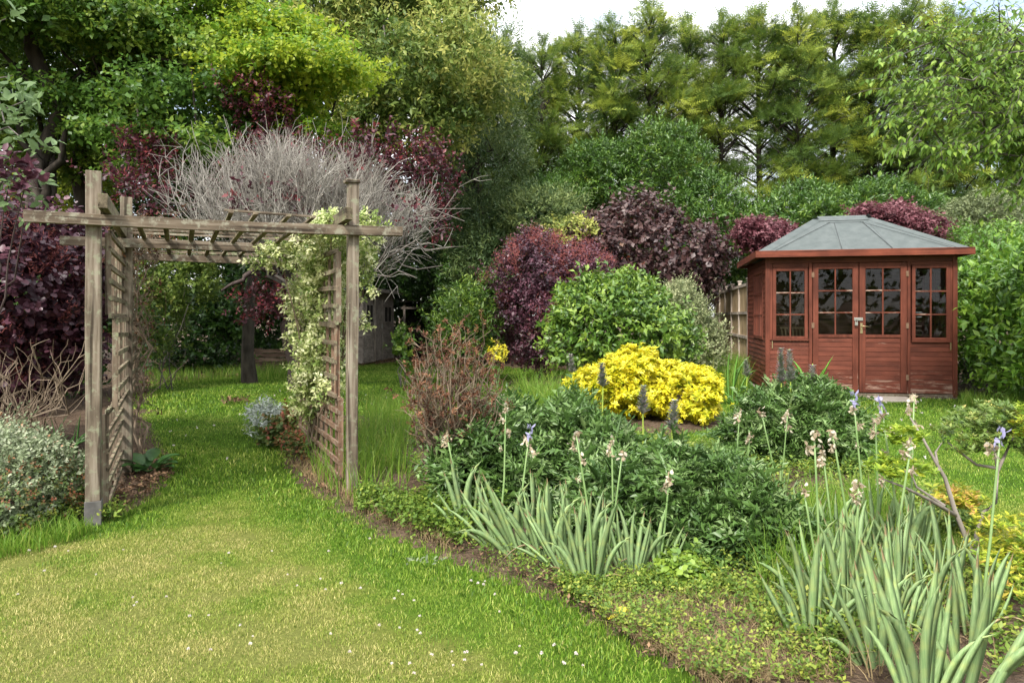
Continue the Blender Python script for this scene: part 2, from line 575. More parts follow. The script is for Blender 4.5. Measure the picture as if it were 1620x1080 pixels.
M['laurel'] = leaf_mat('hedge_leaf', [(0, (.045, .105, .012)), (.5, (.105, .23, .024)), (1, (.25, .39, .04))], .38, .3, .5)
M['shrub'] = leaf_mat('glossy_shrub_leaf', [(0, (0.036, 0.088, 0.014)), (.5, (0.090, 0.182, 0.024)), (1, (0.234, 0.338, 0.041))], .38, .28, .5)
M['wood'] = leaf_mat('woodland_leaf', [(0, (0.016, 0.037, 0.009)), (.5, (0.036, 0.082, 0.014)), (1, (0.100, 0.170, 0.020))], .5, .3)
M['backlit'] = leaf_mat('backlit_painted_leaf', [(0, (.07, .13, .012)), (1, (.28, .34, .03))], .5, .5)  # paler leaf colour with the look of backlight painted in
M['smoke'] = leaf_mat('smoke_bush_leaf', [(0, (.03, .011, .018)), (.5, (.075, .026, .040)), (1, (.17, .065, .088))], .42, .18, .45)
M['plume'] = leaf_mat('smoke_bush_plume', [(0, (.22, .06, .055)), (1, (.48, .16, .14))], .8, .4)
M['hazel'] = leaf_mat('purple_hazel_leaf', [(0, (.035, .013, .014)), (.45, (.08, .037, .034)), (.8, (.14, .095, .085)), (.9, (.14, .13, .08)), (1, (.18, .04, .018))], .42, .2, .4)
M['plum'] = leaf_mat('plum_leaf', [(0, (.028, .009, .013)), (.6, (.08, .018, .026)), (1, (.22, .04, .04))], .45, .3)
M['maple'] = leaf_mat('maple_leaf', [(0, (0.065, 0.016, 0.021)), (.6, (0.169, 0.052, 0.065)), (1, (0.312, 0.143, 0.156))], .5, .3)
M['pitto'] = leaf_mat('grey_green_leaf', [(0, (0.075, 0.102, 0.038)), (.5, (0.200, 0.240, 0.102)), (1, (0.413, 0.432, 0.228))], .5, .3)
M['choisya'] = leaf_mat('yellow_leaf', [(0, (.12, .20, .012)), (.3, (.42, .44, .014)), (.6, (.72, .62, .022)), (1, (.82, .74, .08))], .45, .3)
M['acan'] = leaf_mat('cut_leaf', [(0, (.045, .10, .020)), (.5, (.10, .19, .040)), (.8, (.19, .29, .09)), (1, (.30, .39, .19))], .42, .24, .45)
M['euon'] = leaf_mat('variegated_leaf', [(0, (0.115, 0.184, 0.034)), (.35, (0.299, 0.391, 0.103)), (.65, (0.598, 0.632, 0.276)), (1, (0.782, 0.782, 0.483))], .42, .28)
M['brown'] = leaf_mat('withered_leaf', [(0, (.045, .018, .009)), (.5, (.115, .045, .022)), (1, (.24, .115, .06))], .8, .15)
M['cherry'] = leaf_mat('cherry_leaf', [(0, (0.065, 0.130, 0.018)), (.5, (0.145, 0.260, 0.033)), (1, (0.319, 0.429, 0.065))], .42, .4)
M['azalea'] = leaf_mat('azalea_leaf', [(0, (.10, .20, .02)), (.4, (.28, .38, .03)), (.75, (.52, .50, .05)), (1, (.55, .30, .10))], .45, .35)
M['azalea_green'] = leaf_mat('azalea_old_leaf', [(0, (.06, .12, .02)), (.6, (.17, .24, .05)), (.85, (.35, .36, .09)), (1, (.5, .3, .1))], .45, .3)
M['greyleaf'] = leaf_mat('grey_variegated_leaf', [(0, (0.088, 0.121, 0.055)), (.5, (0.253, 0.308, 0.165)), (.85, (0.462, 0.495, 0.352)), (1, (0.462, 0.165, 0.066))], .5, .25)
M['fruit_leaf'] = leaf_mat('downy_leaf', [(0, (.08, .14, .045)), (1, (.20, .30, .12))], .55, .35)
M['silver'] = leaf_mat('silver_leaf', [(0, (.24, .28, .23)), (1, (.52, .56, .5))], .7, .2)
M['weed'] = leaf_mat('weed_leaf', [(0, (0.056, 0.115, 0.016)), (.5, (0.140, 0.230, 0.029)), (1, (0.336, 0.368, 0.057))], .5, .35)
M['rust_weed'] = leaf_mat('rusty_geranium_leaf', [(0, (.05, .09, .02)), (.5, (.10, .15, .035)), (.75, (.2, .07, .03)), (1, (.30, .09, .05))], .5, .3)
M['straw'] = leaf_mat('dry_grass', [(0, (.16, .11, .055)), (1, (.45, .34, .18))], .8, .3)
M['tallgrass'] = leaf_mat('long_grass', [(0, (0.065, 0.149, 0.014)), (.6, (0.169, 0.299, 0.029)), (1, (0.416, 0.414, 0.103))], .5, .4)
M['strap'] = leaf_mat('strap_leaf', [(0, (.03, .09, .012)), (1, (.10, .22, .03))], .45, .35)
M['litter'] = leaf_mat('leaf_litter', [(0, (.08, .05, .03)), (.6, (.17, .10, .055)), (1, (.32, .19, .10))], .8, .1)
M['bark'] = bark_mat('dark_bark', (.022, .018, .014), (.075, .062, .048))
M['bark_grey'] = bark_mat('grey_bark', (.06, .052, .045), (.17, .15, .13))
M['bark_red'] = bark_mat('purplish_bark', (.04, .028, .026), (.10, .075, .068))
M['twig'] = bark_mat('bleached_twig', (.17, .155, .13), (.42, .395, .345), 5, .1)
M['twig_brown'] = bark_mat('brown_twig', (.12, .085, .055), (.27, .21, .15), 6, .1)
M['stem_green'] = plain_mat('green_stem', (.14, .24, .07), .5, c2=(.22, .32, .12), scale=6)
M['stem_yellow'] = plain_mat('yellow_green_stem', (.25, .36, .04), .5, c2=(.34, .42, .08), scale=6)
M['pergola'] = wood_mat('weathered_wood', (.05, .038, .026), (.19, .155, .115), (.36, .315, .255), lichen=(.25, .26, .17))
M['pergola_x'] = wood_mat('weathered_wood_beam', (.04, .03, .021), (.155, .12, .085), (.32, .27, .21), lichen=(.32, .31, .23), axis=0)
M['pergola_y'] = wood_mat('weathered_wood_rail', (.04, .032, .02), (.14, .115, .075), (.26, .22, .155), lichen=(.22, .25, .11), axis=1)
M['slat_z'] = wood_mat('trellis_wood_upright', (.07, .052, .037), (.215, .165, .12), (.34, .28, .21), lichen=(.30, .31, .21))
M['slat_y'] = wood_mat('trellis_wood_level', (.055, .042, .03), (.19, .15, .105), (.32, .26, .19), lichen=(.27, .30, .17), axis=1)
M['slat_red'] = wood_mat('reddish_trellis_wood', (.08, .045, .03), (.22, .135, .09), (.34, .24, .17), lichen=(.30, .27, .19))
M['slat_red_y'] = wood_mat('reddish_trellis_wood_level', (.06, .035, .024), (.18, .11, .072), (.31, .22, .16), lichen=(.28, .24, .18), axis=1)
RED = ((.085, .024, .014), (.135, .037, .021), (.17, .05, .030))
M['red_x'] = wood_mat('red_brown_stained_board', *RED, axis=0, scale=18, rough=.6, wear=(.30, .19, .14), wear_pos=.63, base_wear=.22, crack=False)
M['red_y'] = wood_mat('red_brown_stained_side_board', *RED, axis=1, scale=18, rough=.6, wear=(.32, .19, .13), wear_pos=.64, base_wear=.10, crack=False)
M['red_z'] = wood_mat('red_brown_stained_frame', *RED, axis=2, scale=18, rough=.6, wear=(.36, .24, .18), wear_pos=.67, base_wear=.1, crack=False)
M['red_bar'] = wood_mat('red_brown_worn_bar', *RED, axis=0, scale=18, rough=.6, wear=(.42, .31, .24), wear_pos=.52, crack=False)
M['fascia'] = wood_mat('orange_brown_fascia', (.11, .028, .015), (.175, .045, .024), (.23, .068, .038), axis=0, scale=14, rough=.6, crack=True)
M['felt'] = plain_mat('green_mineral_felt', (.066, .080, .077), .95, c2=(.092, .106, .102), scale=6, bump=.1)
M['felt2'] = plain_mat('pale_mineral_felt', (.070, .084, .081), .95, c2=(.096, .110, .106), scale=7, bump=.1)
M['inside'] = wood_mat('bare_inner_board', (.11, .06, .03), (.19, .11, .06), (.26, .16, .09), axis=0, rough=.8)
M['glass'] = glass_mat('window_glass')
M['brass'] = plain_mat('dull_brass', (.42, .33, .17), .35, .9, c2=(.5, .42, .25))
M['hinge'] = plain_mat('tarnished_hinge', (.16, .09, .05), .6, .4, c2=(.22, .14, .09))
M['steel'] = plain_mat('galvanised_steel', (.42, .42, .38), .4, .9, c2=(.55, .54, .5))
M['concrete'] = plain_mat('pale_concrete', (.30, .26, .21), .9, c2=(.40, .35, .29), scale=14, bump=.4)
M['fence'] = wood_mat('pale_new_fence_board', (.30, .21, .12), (.42, .31, .18), (.52, .40, .25), axis=2, scale=20, crack=False)
M['fence_post'] = wood_mat('grey_fence_post', (.26, .21, .17), (.36, .31, .26), (.46, .41, .36), axis=2, crack=False)
M['shed'] = wood_mat('grey_brown_shed_board', (.19, .16, .14), (.32, .275, .24), (.44, .385, .34), axis=1, scale=12, crack=False)
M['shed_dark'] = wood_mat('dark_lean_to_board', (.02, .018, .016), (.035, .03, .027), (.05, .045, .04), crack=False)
M['compost'] = wood_mat('brown_compost_board', (.14, .09, .065), (.25, .165, .12), (.36, .26, .19), axis=0)
M['lead'] = plain_mat('dark_post_foot', (.075, .07, .065), .85, c2=(.17, .16, .145), scale=9)
M['petal_dry'] = leaf_mat('spent_petal', [(0, (.28, .20, .12)), (.6, (.50, .42, .29)), (1, (.64, .58, .46))], .8, .35)
M['petal_violet'] = leaf_mat('violet_petal', [(0, (.22, .21, .38)), (1, (.40, .38, .55))], .6, .35)
M['clover'] = leaf_mat('clover_petal', [(0, (.6, .5, .45)), (1, (.8, .78, .74))], .8, .3)
M['spike'] = leaf_mat('flower_spike_bract', [(0, (.10, .13, .08)), (.5, (.20, .22, .16)), (.8, (.42, .40, .36)), (1, (.28, .20, .26))], .6, .25)
M['mauve'] = leaf_mat('mauve_petal', [(0, (.45, .16, .5)), (1, (.65, .35, .68))], .6, .3)


def iris_mat(name, a, b, c):
    m, n, l, out = new_mat(name)
    tc = n.new('ShaderNodeTexCoord'); oi = n.new('ShaderNodeObjectInfo')
    mp = n.new('ShaderNodeMapping'); mp.inputs['Scale'].default_value = (60, 60, 2.0)
    no = n.new('ShaderNodeTexNoise'); no.inputs['Scale'].default_value = 1.6; no.inputs['Detail'].default_value = 5
    l.new(tc.outputs['Object'], mp.inputs[0]); l.new(mp.outputs[0], no.inputs['Vector'])
    r = ramp(n, [(.35, a), (.65, b)])
    l.new(no.outputs['Fac'], r.inputs['Fac'])
    big = n.new('ShaderNodeTexNoise'); big.inputs['Scale'].default_value = 7
    l.new(tc.outputs['Object'], big.inputs['Vector'])
    br = ramp(n, [(.5, (0, 0, 0)), (.75, (.7, .7, .7))]); l.new(big.outputs['Fac'], br.inputs['Fac'])
    mx = n.new('ShaderNodeMixRGB'); mx.inputs['Color2'].default_value = (*c, 1)
    l.new(br.outputs['Color'], mx.inputs['Fac']); l.new(r.outputs['Color'], mx.inputs['Color1'])
    sx = n.new('ShaderNodeSeparateXYZ'); l.new(tc.outputs['Object'], sx.inputs[0])
    ta = n.new('ShaderNodeMath'); ta.operation = 'MULTIPLY_ADD'; ta.inputs[1].default_value = .16
    l.new(big.outputs['Fac'], ta.inputs[0]); l.new(sx.outputs['Z'], ta.inputs[2])
    tr_ = ramp(n, [(.96, (0, 0, 0)), (1.0, (.9, .9, .9))]); l.new(ta.outputs[0], tr_.inputs['Fac'])
    m2 = n.new('ShaderNodeMixRGB'); m2.inputs['Color2'].default_value = (.30, .20, .10, 1)
    l.new(tr_.outputs['Color'], m2.inputs['Fac']); l.new(mx.outputs['Color'], m2.inputs['Color1']); mx = m2
    hv = n.new('ShaderNodeHueSaturation')
    mr = n.new('ShaderNodeMapRange'); mr.inputs['To Min'].default_value = .72; mr.inputs['To Max'].default_value = 1.2
    l.new(oi.outputs['Random'], mr.inputs['Value']); l.new(mr.outputs[0], hv.inputs['Value'])
    l.new(mx.outputs['Color'], hv.inputs['Color'])
    p = n.new('ShaderNodeBsdfPrincipled'); p.inputs['Roughness'].default_value = .5
    t = n.new('ShaderNodeBsdfTranslucent'); ms = n.new('ShaderNodeMixShader'); ms.inputs['Fac'].default_value = .3
    l.new(hv.outputs['Color'], p.inputs['Base Color']); l.new(hv.outputs['Color'], t.inputs['Color'])
    l.new(p.outputs[0], ms.inputs[1]); l.new(t.outputs[0], ms.inputs[2]); l.new(ms.outputs[0], out.inputs['Surface'])
    return m
M['iris'] = iris_mat('iris_leaf', (.21, .34, .13), (.35, .48, .21), (.48, .53, .16))
M['iris_dry'] = iris_mat('withered_iris_leaf', (.36, .26, .13), (.5, .40, .24), (.3, .3, .12))
M['hosta'] = iris_mat('broad_leaf', (.045, .12, .03), (.07, .17, .04), (.12, .22, .05))

# ------------------------------------------------------------------ ground: lawn and flower beds
def poly_ground(pts): return np.array([gd(*p)[:2] for p in pts])
ISLAND = poly_ground([(430, 694), (452, 735), (480, 775), (540, 815), (600, 848), (700, 885), (800, 917), (860, 945), (950, 990),
                      (1100, 1080), (1250, 1230), (2100, 1230), (1900, 930), (1700, 900), (1560, 885), (1490, 868), (1440, 845), (1400, 800),
                      (1375, 765), (1340, 718), (1150, 728), (1060, 722), (1000, 700), (905, 655), (810, 648), (700, 668),
                      (560, 658), (470, 652), (430, 675)])
CHOISYA_BED = poly_ground([(800, 600), (960, 592), (1130, 606), (1148, 676), (1060, 690), (900, 668), (812, 648)])
LEFT_BED = poly_ground([(-900, 900), (0, 852), (110, 832), (165, 829), (250, 780), (270, 755), (266, 720), (232, 655), (236, 606),
                        (330, 597), (400, 589), (470, 584), (480, 573), (-200, 560), (-2500, 700)])
BACK_BED = np.array([gd(470, 584)[:2], gd(640, 572)[:2], gd(780, 580)[:2], gd(860, 586)[:2], gd(1100, 583)[:2], gd(1170, 590)[:2], gd(1184, 600)[:2],
                     (5.0, 14.5), (7.4, 13.6), (7.5, 11.4), (9.2, 11.2), (14, 11.0), (60, 11), (60, 60), (-60, 60), (-60, 14), gd(300, 596)[:2]])
BEDS = [ISLAND, CHOISYA_BED, LEFT_BED, BACK_BED]


def inside(P, poly):
    x, y = P[:, 0], P[:, 1]
    r = np.zeros(len(P), bool)
    j = len(poly) - 1
    for i in range(len(poly)):
        xi, yi = poly[i]; xj, yj = poly[j]
        c = ((yi > y) != (yj > y)) & (x < (xj - xi) * (y - yi) / (yj - yi + 1e-12) + xi)
        r ^= c; j = i
    return r


def edge_dist(P, poly):
    d = np.full(len(P), 1e9)
    for i in range(len(poly)):
        a, b = poly[i], poly[(i + 1) % len(poly)]
        ab = b - a
        t = np.clip(((P - a) @ ab) / (ab @ ab + 1e-12), 0, 1)
        d = np.minimum(d, np.linalg.norm(P - (a + t[:, None] * ab), axis=1))
    return d


def in_bed(P):
    r = np.zeros(len(P), bool)
    for b in BEDS: r |= inside(P, b)
    return r


def wav(P, s, ph=0.0):
    x, y = P[:, 0] * s, P[:, 1] * s
    return (np.sin(x * 1.3 + 1.7 * np.sin(y * .9 + ph) + ph) + np.sin(y * 1.7 + 1.3 * np.sin(x * 1.1 + ph * 2) + ph * 3)
            + .7 * np.sin(x * 2.9 + y * 2.3 + ph) + .5 * np.sin(x * 5.3 - y * 4.1 + 2 * ph)) / 3.2


def dryness(P):
    """0 lush, 1 straw-coloured, from worn middle of the front lawn and patches."""
    e = np.minimum.reduce([edge_dist(P, ISLAND), edge_dist(P, LEFT_BED)])
    mid = np.clip((e - .12) / .5, 0, 1)
    front = np.clip((5.4 - P[:, 1]) / 1.3, 0, 1)
    v = .42 + .24 * wav(P, 1.7, .4) + .26 * wav(P, 5.5, 2.1) + .2 * wav(P, 11, .7)
    return np.clip(v * mid * front * 1.2 + .18 + .10 * wav(P, 2.7, 1.0), .05, .68)


def ground_z(P, bed, soft):
    z = .012 * wav(P, .9) * 0
    return z


def soil_mat():
    m, n, l, out = new_mat('garden_soil')
    tc = n.new('ShaderNodeTexCoord')
    a = n.new('ShaderNodeTexNoise'); a.inputs['Scale'].default_value = 9; a.inputs['Detail'].default_value = 10; a.inputs['Roughness'].default_value = .7
    b = n.new('ShaderNodeTexVoronoi'); b.inputs['Scale'].default_value = 45
    l.new(tc.outputs['Object'], a.inputs['Vector']); l.new(tc.outputs['Object'], b.inputs['Vector'])
    r = ramp(n, [(.3, (.045, .028, .018)), (.55, (.10, .068, .045)), (.75, (.19, .14, .10))])
    l.new(a.outputs['Fac'], r.inputs['Fac'])
    s = n.new('ShaderNodeMath'); s.operation = 'ADD'
    l.new(a.outputs['Fac'], s.inputs[0]); l.new(b.outputs['Distance'], s.inputs[1])
    bp = n.new('ShaderNodeBump'); bp.inputs['Strength'].default_value = .9; bp.inputs['Distance'].default_value = .02
    l.new(s.outputs[0], bp.inputs['Height'])
    p = n.new('ShaderNodeBsdfPrincipled'); p.inputs['Roughness'].default_value = .95; p.inputs['Specular IOR Level'].default_value = .15
    l.new(r.outputs['Color'], p.inputs['Base Color']); l.new(bp.outputs[0], p.inputs['Normal']); l.new(p.outputs[0], out.inputs['Surface'])
    return m


GRASS_STOPS = [(0, (.082, .18, .014)), (.3, (.155, .275, .024)), (.6, (.285, .335, .06)), (1, (.46, .40, .16))]


def lawn_mat():
    m, n, l, out = new_mat('shaded_lawn_thatch')
    at_ = n.new('ShaderNodeAttribute'); at_.attribute_name = 'tint'
    tc = n.new('ShaderNodeTexCoord')
    no = n.new('ShaderNodeTexNoise'); no.inputs['Scale'].default_value = 60; no.inputs['Detail'].default_value = 6; no.inputs['Roughness'].default_value = .8
    l.new(tc.outputs['Object'], no.inputs['Vector'])
    r = ramp(n, GRASS_STOPS); l.new(at_.outputs['Fac'], r.inputs['Fac'])
    mr = n.new('ShaderNodeMapRange'); mr.inputs['From Min'].default_value = .3; mr.inputs['From Max'].default_value = .7
    mr.inputs['To Min'].default_value = .22; mr.inputs['To Max'].default_value = .62  # thatch colour darkened to stand for shade in the gaps between blades
    l.new(no.outputs['Fac'], mr.inputs['Value'])
    hv = n.new('ShaderNodeHueSaturation'); l.new(mr.outputs[0], hv.inputs['Value']); l.new(r.outputs['Color'], hv.inputs['Color'])
    bp = n.new('ShaderNodeBump'); bp.inputs['Strength'].default_value = .8; bp.inputs['Distance'].default_value = .02
    l.new(no.outputs['Fac'], bp.inputs['Height'])
    p = n.new('ShaderNodeBsdfPrincipled'); p.inputs['Roughness'].default_value = .9; p.inputs['Specular IOR Level'].default_value = .1
    l.new(hv.outputs['Color'], p.inputs['Base Color']); l.new(bp.outputs[0], p.inputs['Normal']); l.new(p.outputs[0], out.inputs['Surface'])
    return m


M['soil'] = soil_mat()
M['lawn'] = lawn_mat()
M['grass'] = leaf_mat('grass_blade', GRASS_STOPS, .5, .4, .35, inst=True)

gx = np.concatenate([np.arange(-14, -5, .5), np.arange(-5, 8, .09), np.arange(8, 14.1, .5)])
gy = np.concatenate([np.arange(1.0, 9, .09), np.arange(9, 15, .2), np.arange(15, 30.1, .5)])
GX, GY = np.meshgrid(gx, gy)
GP = np.stack([GX.ravel(), GY.ravel()], 1)
nx, ny = len(gx), len(gy)
bed_v = in_bed(GP)
ed = np.minimum.reduce([edge_dist(GP, b) for b in BEDS])
gz = np.where(bed_v, np.clip(ed, 0, .35) * .16 + .012 * wav(GP, 9, 1.3) * np.clip(ed / .15, 0, 1) + rng.normal(size=len(GP)) * .006 * np.clip(ed / .1, 0, 1), 0) - .004 * bed_v
GV = np.column_stack([GP, gz])
ii, jj = np.meshgrid(np.arange(nx - 1), np.arange(ny - 1))
q0 = (jj * nx + ii).ravel()
Q = np.stack([q0, q0 + 1, q0 + nx + 1, q0 + nx], 1)
cen = (GP[Q[:, 0]] + GP[Q[:, 2]]) / 2
bq = in_bed(cen)
dv = dryness(GP)
for nm, sel, mat in (('lawn', ~bq, M['lawn']), ('flower_bed', bq, M['soil'])):
    q = Q[sel]
    used, inv = np.unique(q.ravel(), return_inverse=True)
    o = obj_np(nm, GV[used], inv.reshape(-1, 4), mat, attrs={'tint': dv[used]}, smooth=True)
    tag(o, 'mown lawn with green and straw coloured patches' if nm == 'lawn' else 'bare brown soil of the flower beds', kind='structure')
g = Geo().add([(-900, -900, -.05), (900, -900, -.05), (900, 900, -.05), (-900, 900, -.05)], [(0, 1, 2, 3)])
tag(g.build('ground', M['soil']), 'earth beyond the garden', kind='structure')


def scatter_object(name, tmpl_bag, mat, P, S, R, tint, label, cat=None):
    """One stuff object: a template mesh instanced by geometry nodes on points."""
    sm_ = tmpl_bag.mesh(name + '_source', mat); sm_.attributes['tint'].name = 'blade'
    src = bpy.data.objects.new(name + '_source', sm_)
    me = bpy.data.meshes.new(name)
    me.vertices.add(len(P)); me.vertices.foreach_set('co', np.asarray(P, np.float32).ravel())
    for an, av in (('size', S), ('turn', R), ('tint', tint)):
        a = me.attributes.new(an, 'FLOAT', 'POINT'); a.data.foreach_set('value', np.asarray(av, np.float32))
    me.materials.append(mat)
    o = link(bpy.data.objects.new(name, me))
    ng = bpy.data.node_groups.new(name + '_nodes', 'GeometryNodeTree')
    ng.interface.new_socket('Geometry', in_out='INPUT', socket_type='NodeSocketGeometry')
    ng.interface.new_socket('Geometry', in_out='OUTPUT', socket_type='NodeSocketGeometry')
    N_, L_ = ng.nodes, ng.links
    gi, go = N_.new('NodeGroupInput'), N_.new('NodeGroupOutput')
    mtp = N_.new('GeometryNodeMeshToPoints')
    iop = N_.new('GeometryNodeInstanceOnPoints')
    oi = N_.new('GeometryNodeObjectInfo'); oi.inputs['Object'].default_value = src
    def attr(nm):
        a = N_.new('GeometryNodeInputNamedAttribute'); a.data_type = 'FLOAT'; a.inputs['Name'].default_value = nm
        return a.outputs['Attribute']
    cx = N_.new('ShaderNodeCombineXYZ'); L_.new(attr('turn'), cx.inputs['Z'])
    cs = N_.new('ShaderNodeCombineXYZ')
    for k in range(3): L_.new(attr('size'), cs.inputs[k])
    L_.new(gi.outputs[0], mtp.inputs[0]); L_.new(mtp.outputs[0], iop.inputs['Points'])
    L_.new(oi.outputs['Geometry'], iop.inputs['Instance'])
    L_.new(cx.outputs[0], iop.inputs['Rotation']); L_.new(cs.outputs[0], iop.inputs['Scale'])
    L_.new(iop.outputs[0], go.inputs[0])
    md = o.modifiers.new('scatter', 'NODES'); md.node_group = ng
    return tag(o, label, cat, kind='stuff')


def grass_patch(nb, rad, h, w, seed, lean=.8):
    r = np.random.default_rng(seed)
    th = r.uniform(0, 2 * np.pi, nb); rr = rad * np.sqrt(r.random(nb))
    P = np.stack([rr * np.cos(th), rr * np.sin(th), np.full(nb, -.003)], 1)
    hh = h * r.uniform(.45, 1.25, nb)
    a = r.uniform(0, 2 * np.pi, nb); le = r.uniform(.05, 1, nb) * lean
    lean_d = np.stack([np.cos(a), np.sin(a), np.zeros(nb)], 1)
    b = r.uniform(0, 2 * np.pi, nb)
    s = np.stack([np.cos(b), np.sin(b), np.zeros(nb)], 1) * (w / 2)
    up = np.array([0, 0, 1.0])
    m_ = P + up * hh[:, None] * .55 + lean_d * (le * hh * .35)[:, None]
    t_ = P + up * hh[:, None] * (1 - .3 * le)[:, None] + lean_d * (le * hh)[:, None]
    V = np.stack([P - s, P + s, m_ + s * .8, m_ - s * .8, t_], 1).reshape(-1, 3)
    f = np.array([(0, 1, 2), (0, 2, 3), (3, 2, 4)])
    F = (f[None] + (np.arange(nb) * 5)[:, None, None]).reshape(-1, 3)
    bag = Bag(); bag.add(V, F, np.repeat(r.normal(0, .20, nb), 5))
    return bag


def lawn_points(x0, x1, y0, y1, dens, hide=True):
    st = dens ** -.5
    X_, Y_ = np.meshgrid(np.arange(x0, x1, st), np.arange(y0, y1, st))
    P = np.column_stack([X_.ravel(), Y_.ravel()]) + rng.uniform(-.5, .5, (X_.size, 2)) * st * 1.1
    ok = ~in_bed(P)
    if hide: ok &= (np.abs(P[:, 0]) < P[:, 1] * .82 + .8)
    P = P[ok]
    return P


for (nm, y0, y1, dens, nb, rad, h, w, seed, lab) in (
        ('grass', 1.9, 5.2, 55, 400, .14, .021, .0030, 1, 'short mown grass in front of the pergola'),
        ('grass', 5.2, 9.5, 22, 300, .22, .027, .005, 2, 'greener mown grass around and behind the island bed'),
        ('grass', 9.5, 21, 8, 240, .34, .042, .010, 3, 'mown grass running back to the shed and summerhouse')):
    P = lawn_points(-9, 11, y0, y1, dens)
    d = dryness(P)
    e = np.minimum.reduce([edge_dist(P, ISLAND), edge_dist(P, LEFT_BED)])
    S = rng.uniform(.75, 1.2, len(P)) * (1 + 1.0 * np.exp(-(e / .14) ** 2)) * (1 - .25 * d)
    scatter_object(nm, grass_patch(nb, rad, h, w, seed), M['grass'], np.column_stack([P, np.zeros(len(P))]), S,
                   rng.uniform(0, 6.28, len(P)), np.clip(d + rng.normal(size=len(P)) * .13, 0, 1), lab)

# ------------------------------------------------------------------ pergola
ax_a = norm(np.array([1.5, .73]))
PG = thing('pergola', 'weathered timber garden pergola with trellis sides arching over the lawn', 'pergola', (-2.71, 4.42, 0), math.atan2(.73, 1.5))


def post(x, y, h, w=.088, cap=False, foot=False, mat='pergola'):
    g = Geo().beam((x, y, .0 if not foot else .16), (x + random.uniform(-.012, .012), y, h), w, w, .0025, 7)
    o = g.build('post', M[mat], PG, bevel=.004)
    if cap:
        Geo().box((x - w / 2 - .014, y - w / 2 - .014, h), (x + w / 2 + .014, y + w / 2 + .014, h + .024), .003).build('post_cap', M['pergola_x'], o, .003)
    if foot:
        Geo().box((x - w / 2 - .005, y - w / 2 - .005, -.02), (x + w / 2 + .005, y + w / 2 + .005, .162), .002).build('post_foot', M['lead'], o, .004)
    return o


post(0, 0, 2.285, .086, foot=True)
post(1.668, 0, 2.35, .078, cap=True)
post(.10, 1.42, 2.345, .088)
post(1.66, 1.25, 2.27, .085, cap=True)
post(0, 2.9, 2.06, .088)
post(1.72, 2.85, 2.06, .085)


def pbeam(name, p, q, w, h, mat, segs=6, bow=0.0):
    return Geo().beam(p, q, w, h, .002, segs, bow).build(name, M[mat], PG, bevel=.003)


pbeam('cross_beam', (-.36, -.072, 1.965), (2.04, -.068, 2.0), .046, .072, 'pergola_x', 10, -.012)
pbeam('cross_beam', (-.36, 1.34, 1.955), (1.98, 1.34, 1.965), .046, .075, 'pergola_x', 8)
pbeam('cross_beam', (-.1, 2.83, 1.965), (1.98, 2.83, 1.955), .046, .075, 'pergola_x', 8)
pbeam('side_beam', (.078, -.30, 2.058), (.078, 3.1, 2.05), .05, .09, 'pergola_y', 6)
pbeam('side_beam', (1.592, -.26, 2.085), (1.592, 3.1, 2.06), .05, .09, 'pergola_y', 6)
# sagging trellis laid over the top
tr = Geo().beam((.16, 2.68, 2.012), (1.5, 2.68, 2.012), .02, .03).build('roof_trellis', M['slat_y'], PG)
for i in range(8):
    x = .24 + i * .172
    Geo().beam((x, -.02 if i % 3 else .3, 2.0), (x + random.uniform(-.02, .02), 2.95, 2.012), .036, .018, .002, 3).build('slat', M['slat_y'], tr)
for i, y in enumerate((.35, .62, .86, 1.1, 1.62, 1.95, 2.3)):
    Geo().beam((.14, y, 2.02), (1.5, y + random.uniform(-.02, .02), 2.024), .036, .018, .002, 4).build('slat', M['pergola_x'], tr)
Geo().beam((.78, -.03, 2.085), (1.40, -.02, 2.078), .034, .014, .001, 3).build('slat', M['pergola_x'], tr)
for x in (.82, .98, 1.2, 1.37):
    Geo().beam((x, -.11, 2.066), (x, .9, 2.05), .03, .016, .001).build('slat', M['slat_y'], tr)


def trellis(x, y0, y1, z0, z1, nv, nh, side, mv, mh, slack=.0, skip=()):
    fr = Geo()
    fr.beam((x, y0, z0 - slack), (x, y0, z1), .034, .034, .001)
    o = fr.build('trellis_panel', M[mv], PG)
    Geo().beam((x, y1, z0), (x, y1, z1 - slack), .03, .03, .001).build('stile', M[mv], o)
    for i in range(1, nv):
        y = y0 + (y1 - y0) * i / nv + random.uniform(-.012, .012)
        Geo().beam((x - side * .012, y, z0 + random.uniform(0, .012)), (x - side * .012, y + random.uniform(-.01, .01), z1), .022 if abs(x) < 1 else .016, .04, .001).build('slat', M[mv], o)
    for i in range(nh + 1):
        if i in skip: continue
        z = z0 + (z1 - z0) * i / nh
        d = random.uniform(-.014, .014)
        Geo().beam((x + side * .012, y0 - .02, z + d), (x + side * .012, y1 + .02, z - d), .018, .034, .001, 4, random.uniform(-.012, .012)).build('slat', M[mh], o)
    return o


trellis(.075, .085, 2.72, 1.36, 1.90, 11, 5, 1, 'slat_z', 'slat_y')
trellis(.10, .30, 2.80, .72, 1.33, 11, 5, 1, 'slat_z', 'slat_y')
trellis(.06, .10, 2.66, .11, .70, 11, 5, 1, 'slat_z', 'slat_y')
trellis(1.585, .07, 1.3, 1.30, 1.84, 6, 4, -1, 'slat_z', 'slat_y')
trellis(1.58, .10, 1.9, .74, 1.29, 8, 4, -1, 'slat_red', 'slat_y')
trellis(1.60, .06, 2.0, .13, .73, 9, 5, -1, 'slat_red', 'slat_red_y')

# ------------------------------------------------------------------ summerhouse
SH0 = np.array([4.33, 11.65]); SHA = math.atan2(-.6, 2.88)
SH = thing('summerhouse', 'red-brown wooden summerhouse with glazed double doors and hipped felt roof', 'summerhouse', (SH0[0], SH0[1], 0), SHA)
cu, su = math.cos(SHA), math.sin(SHA)


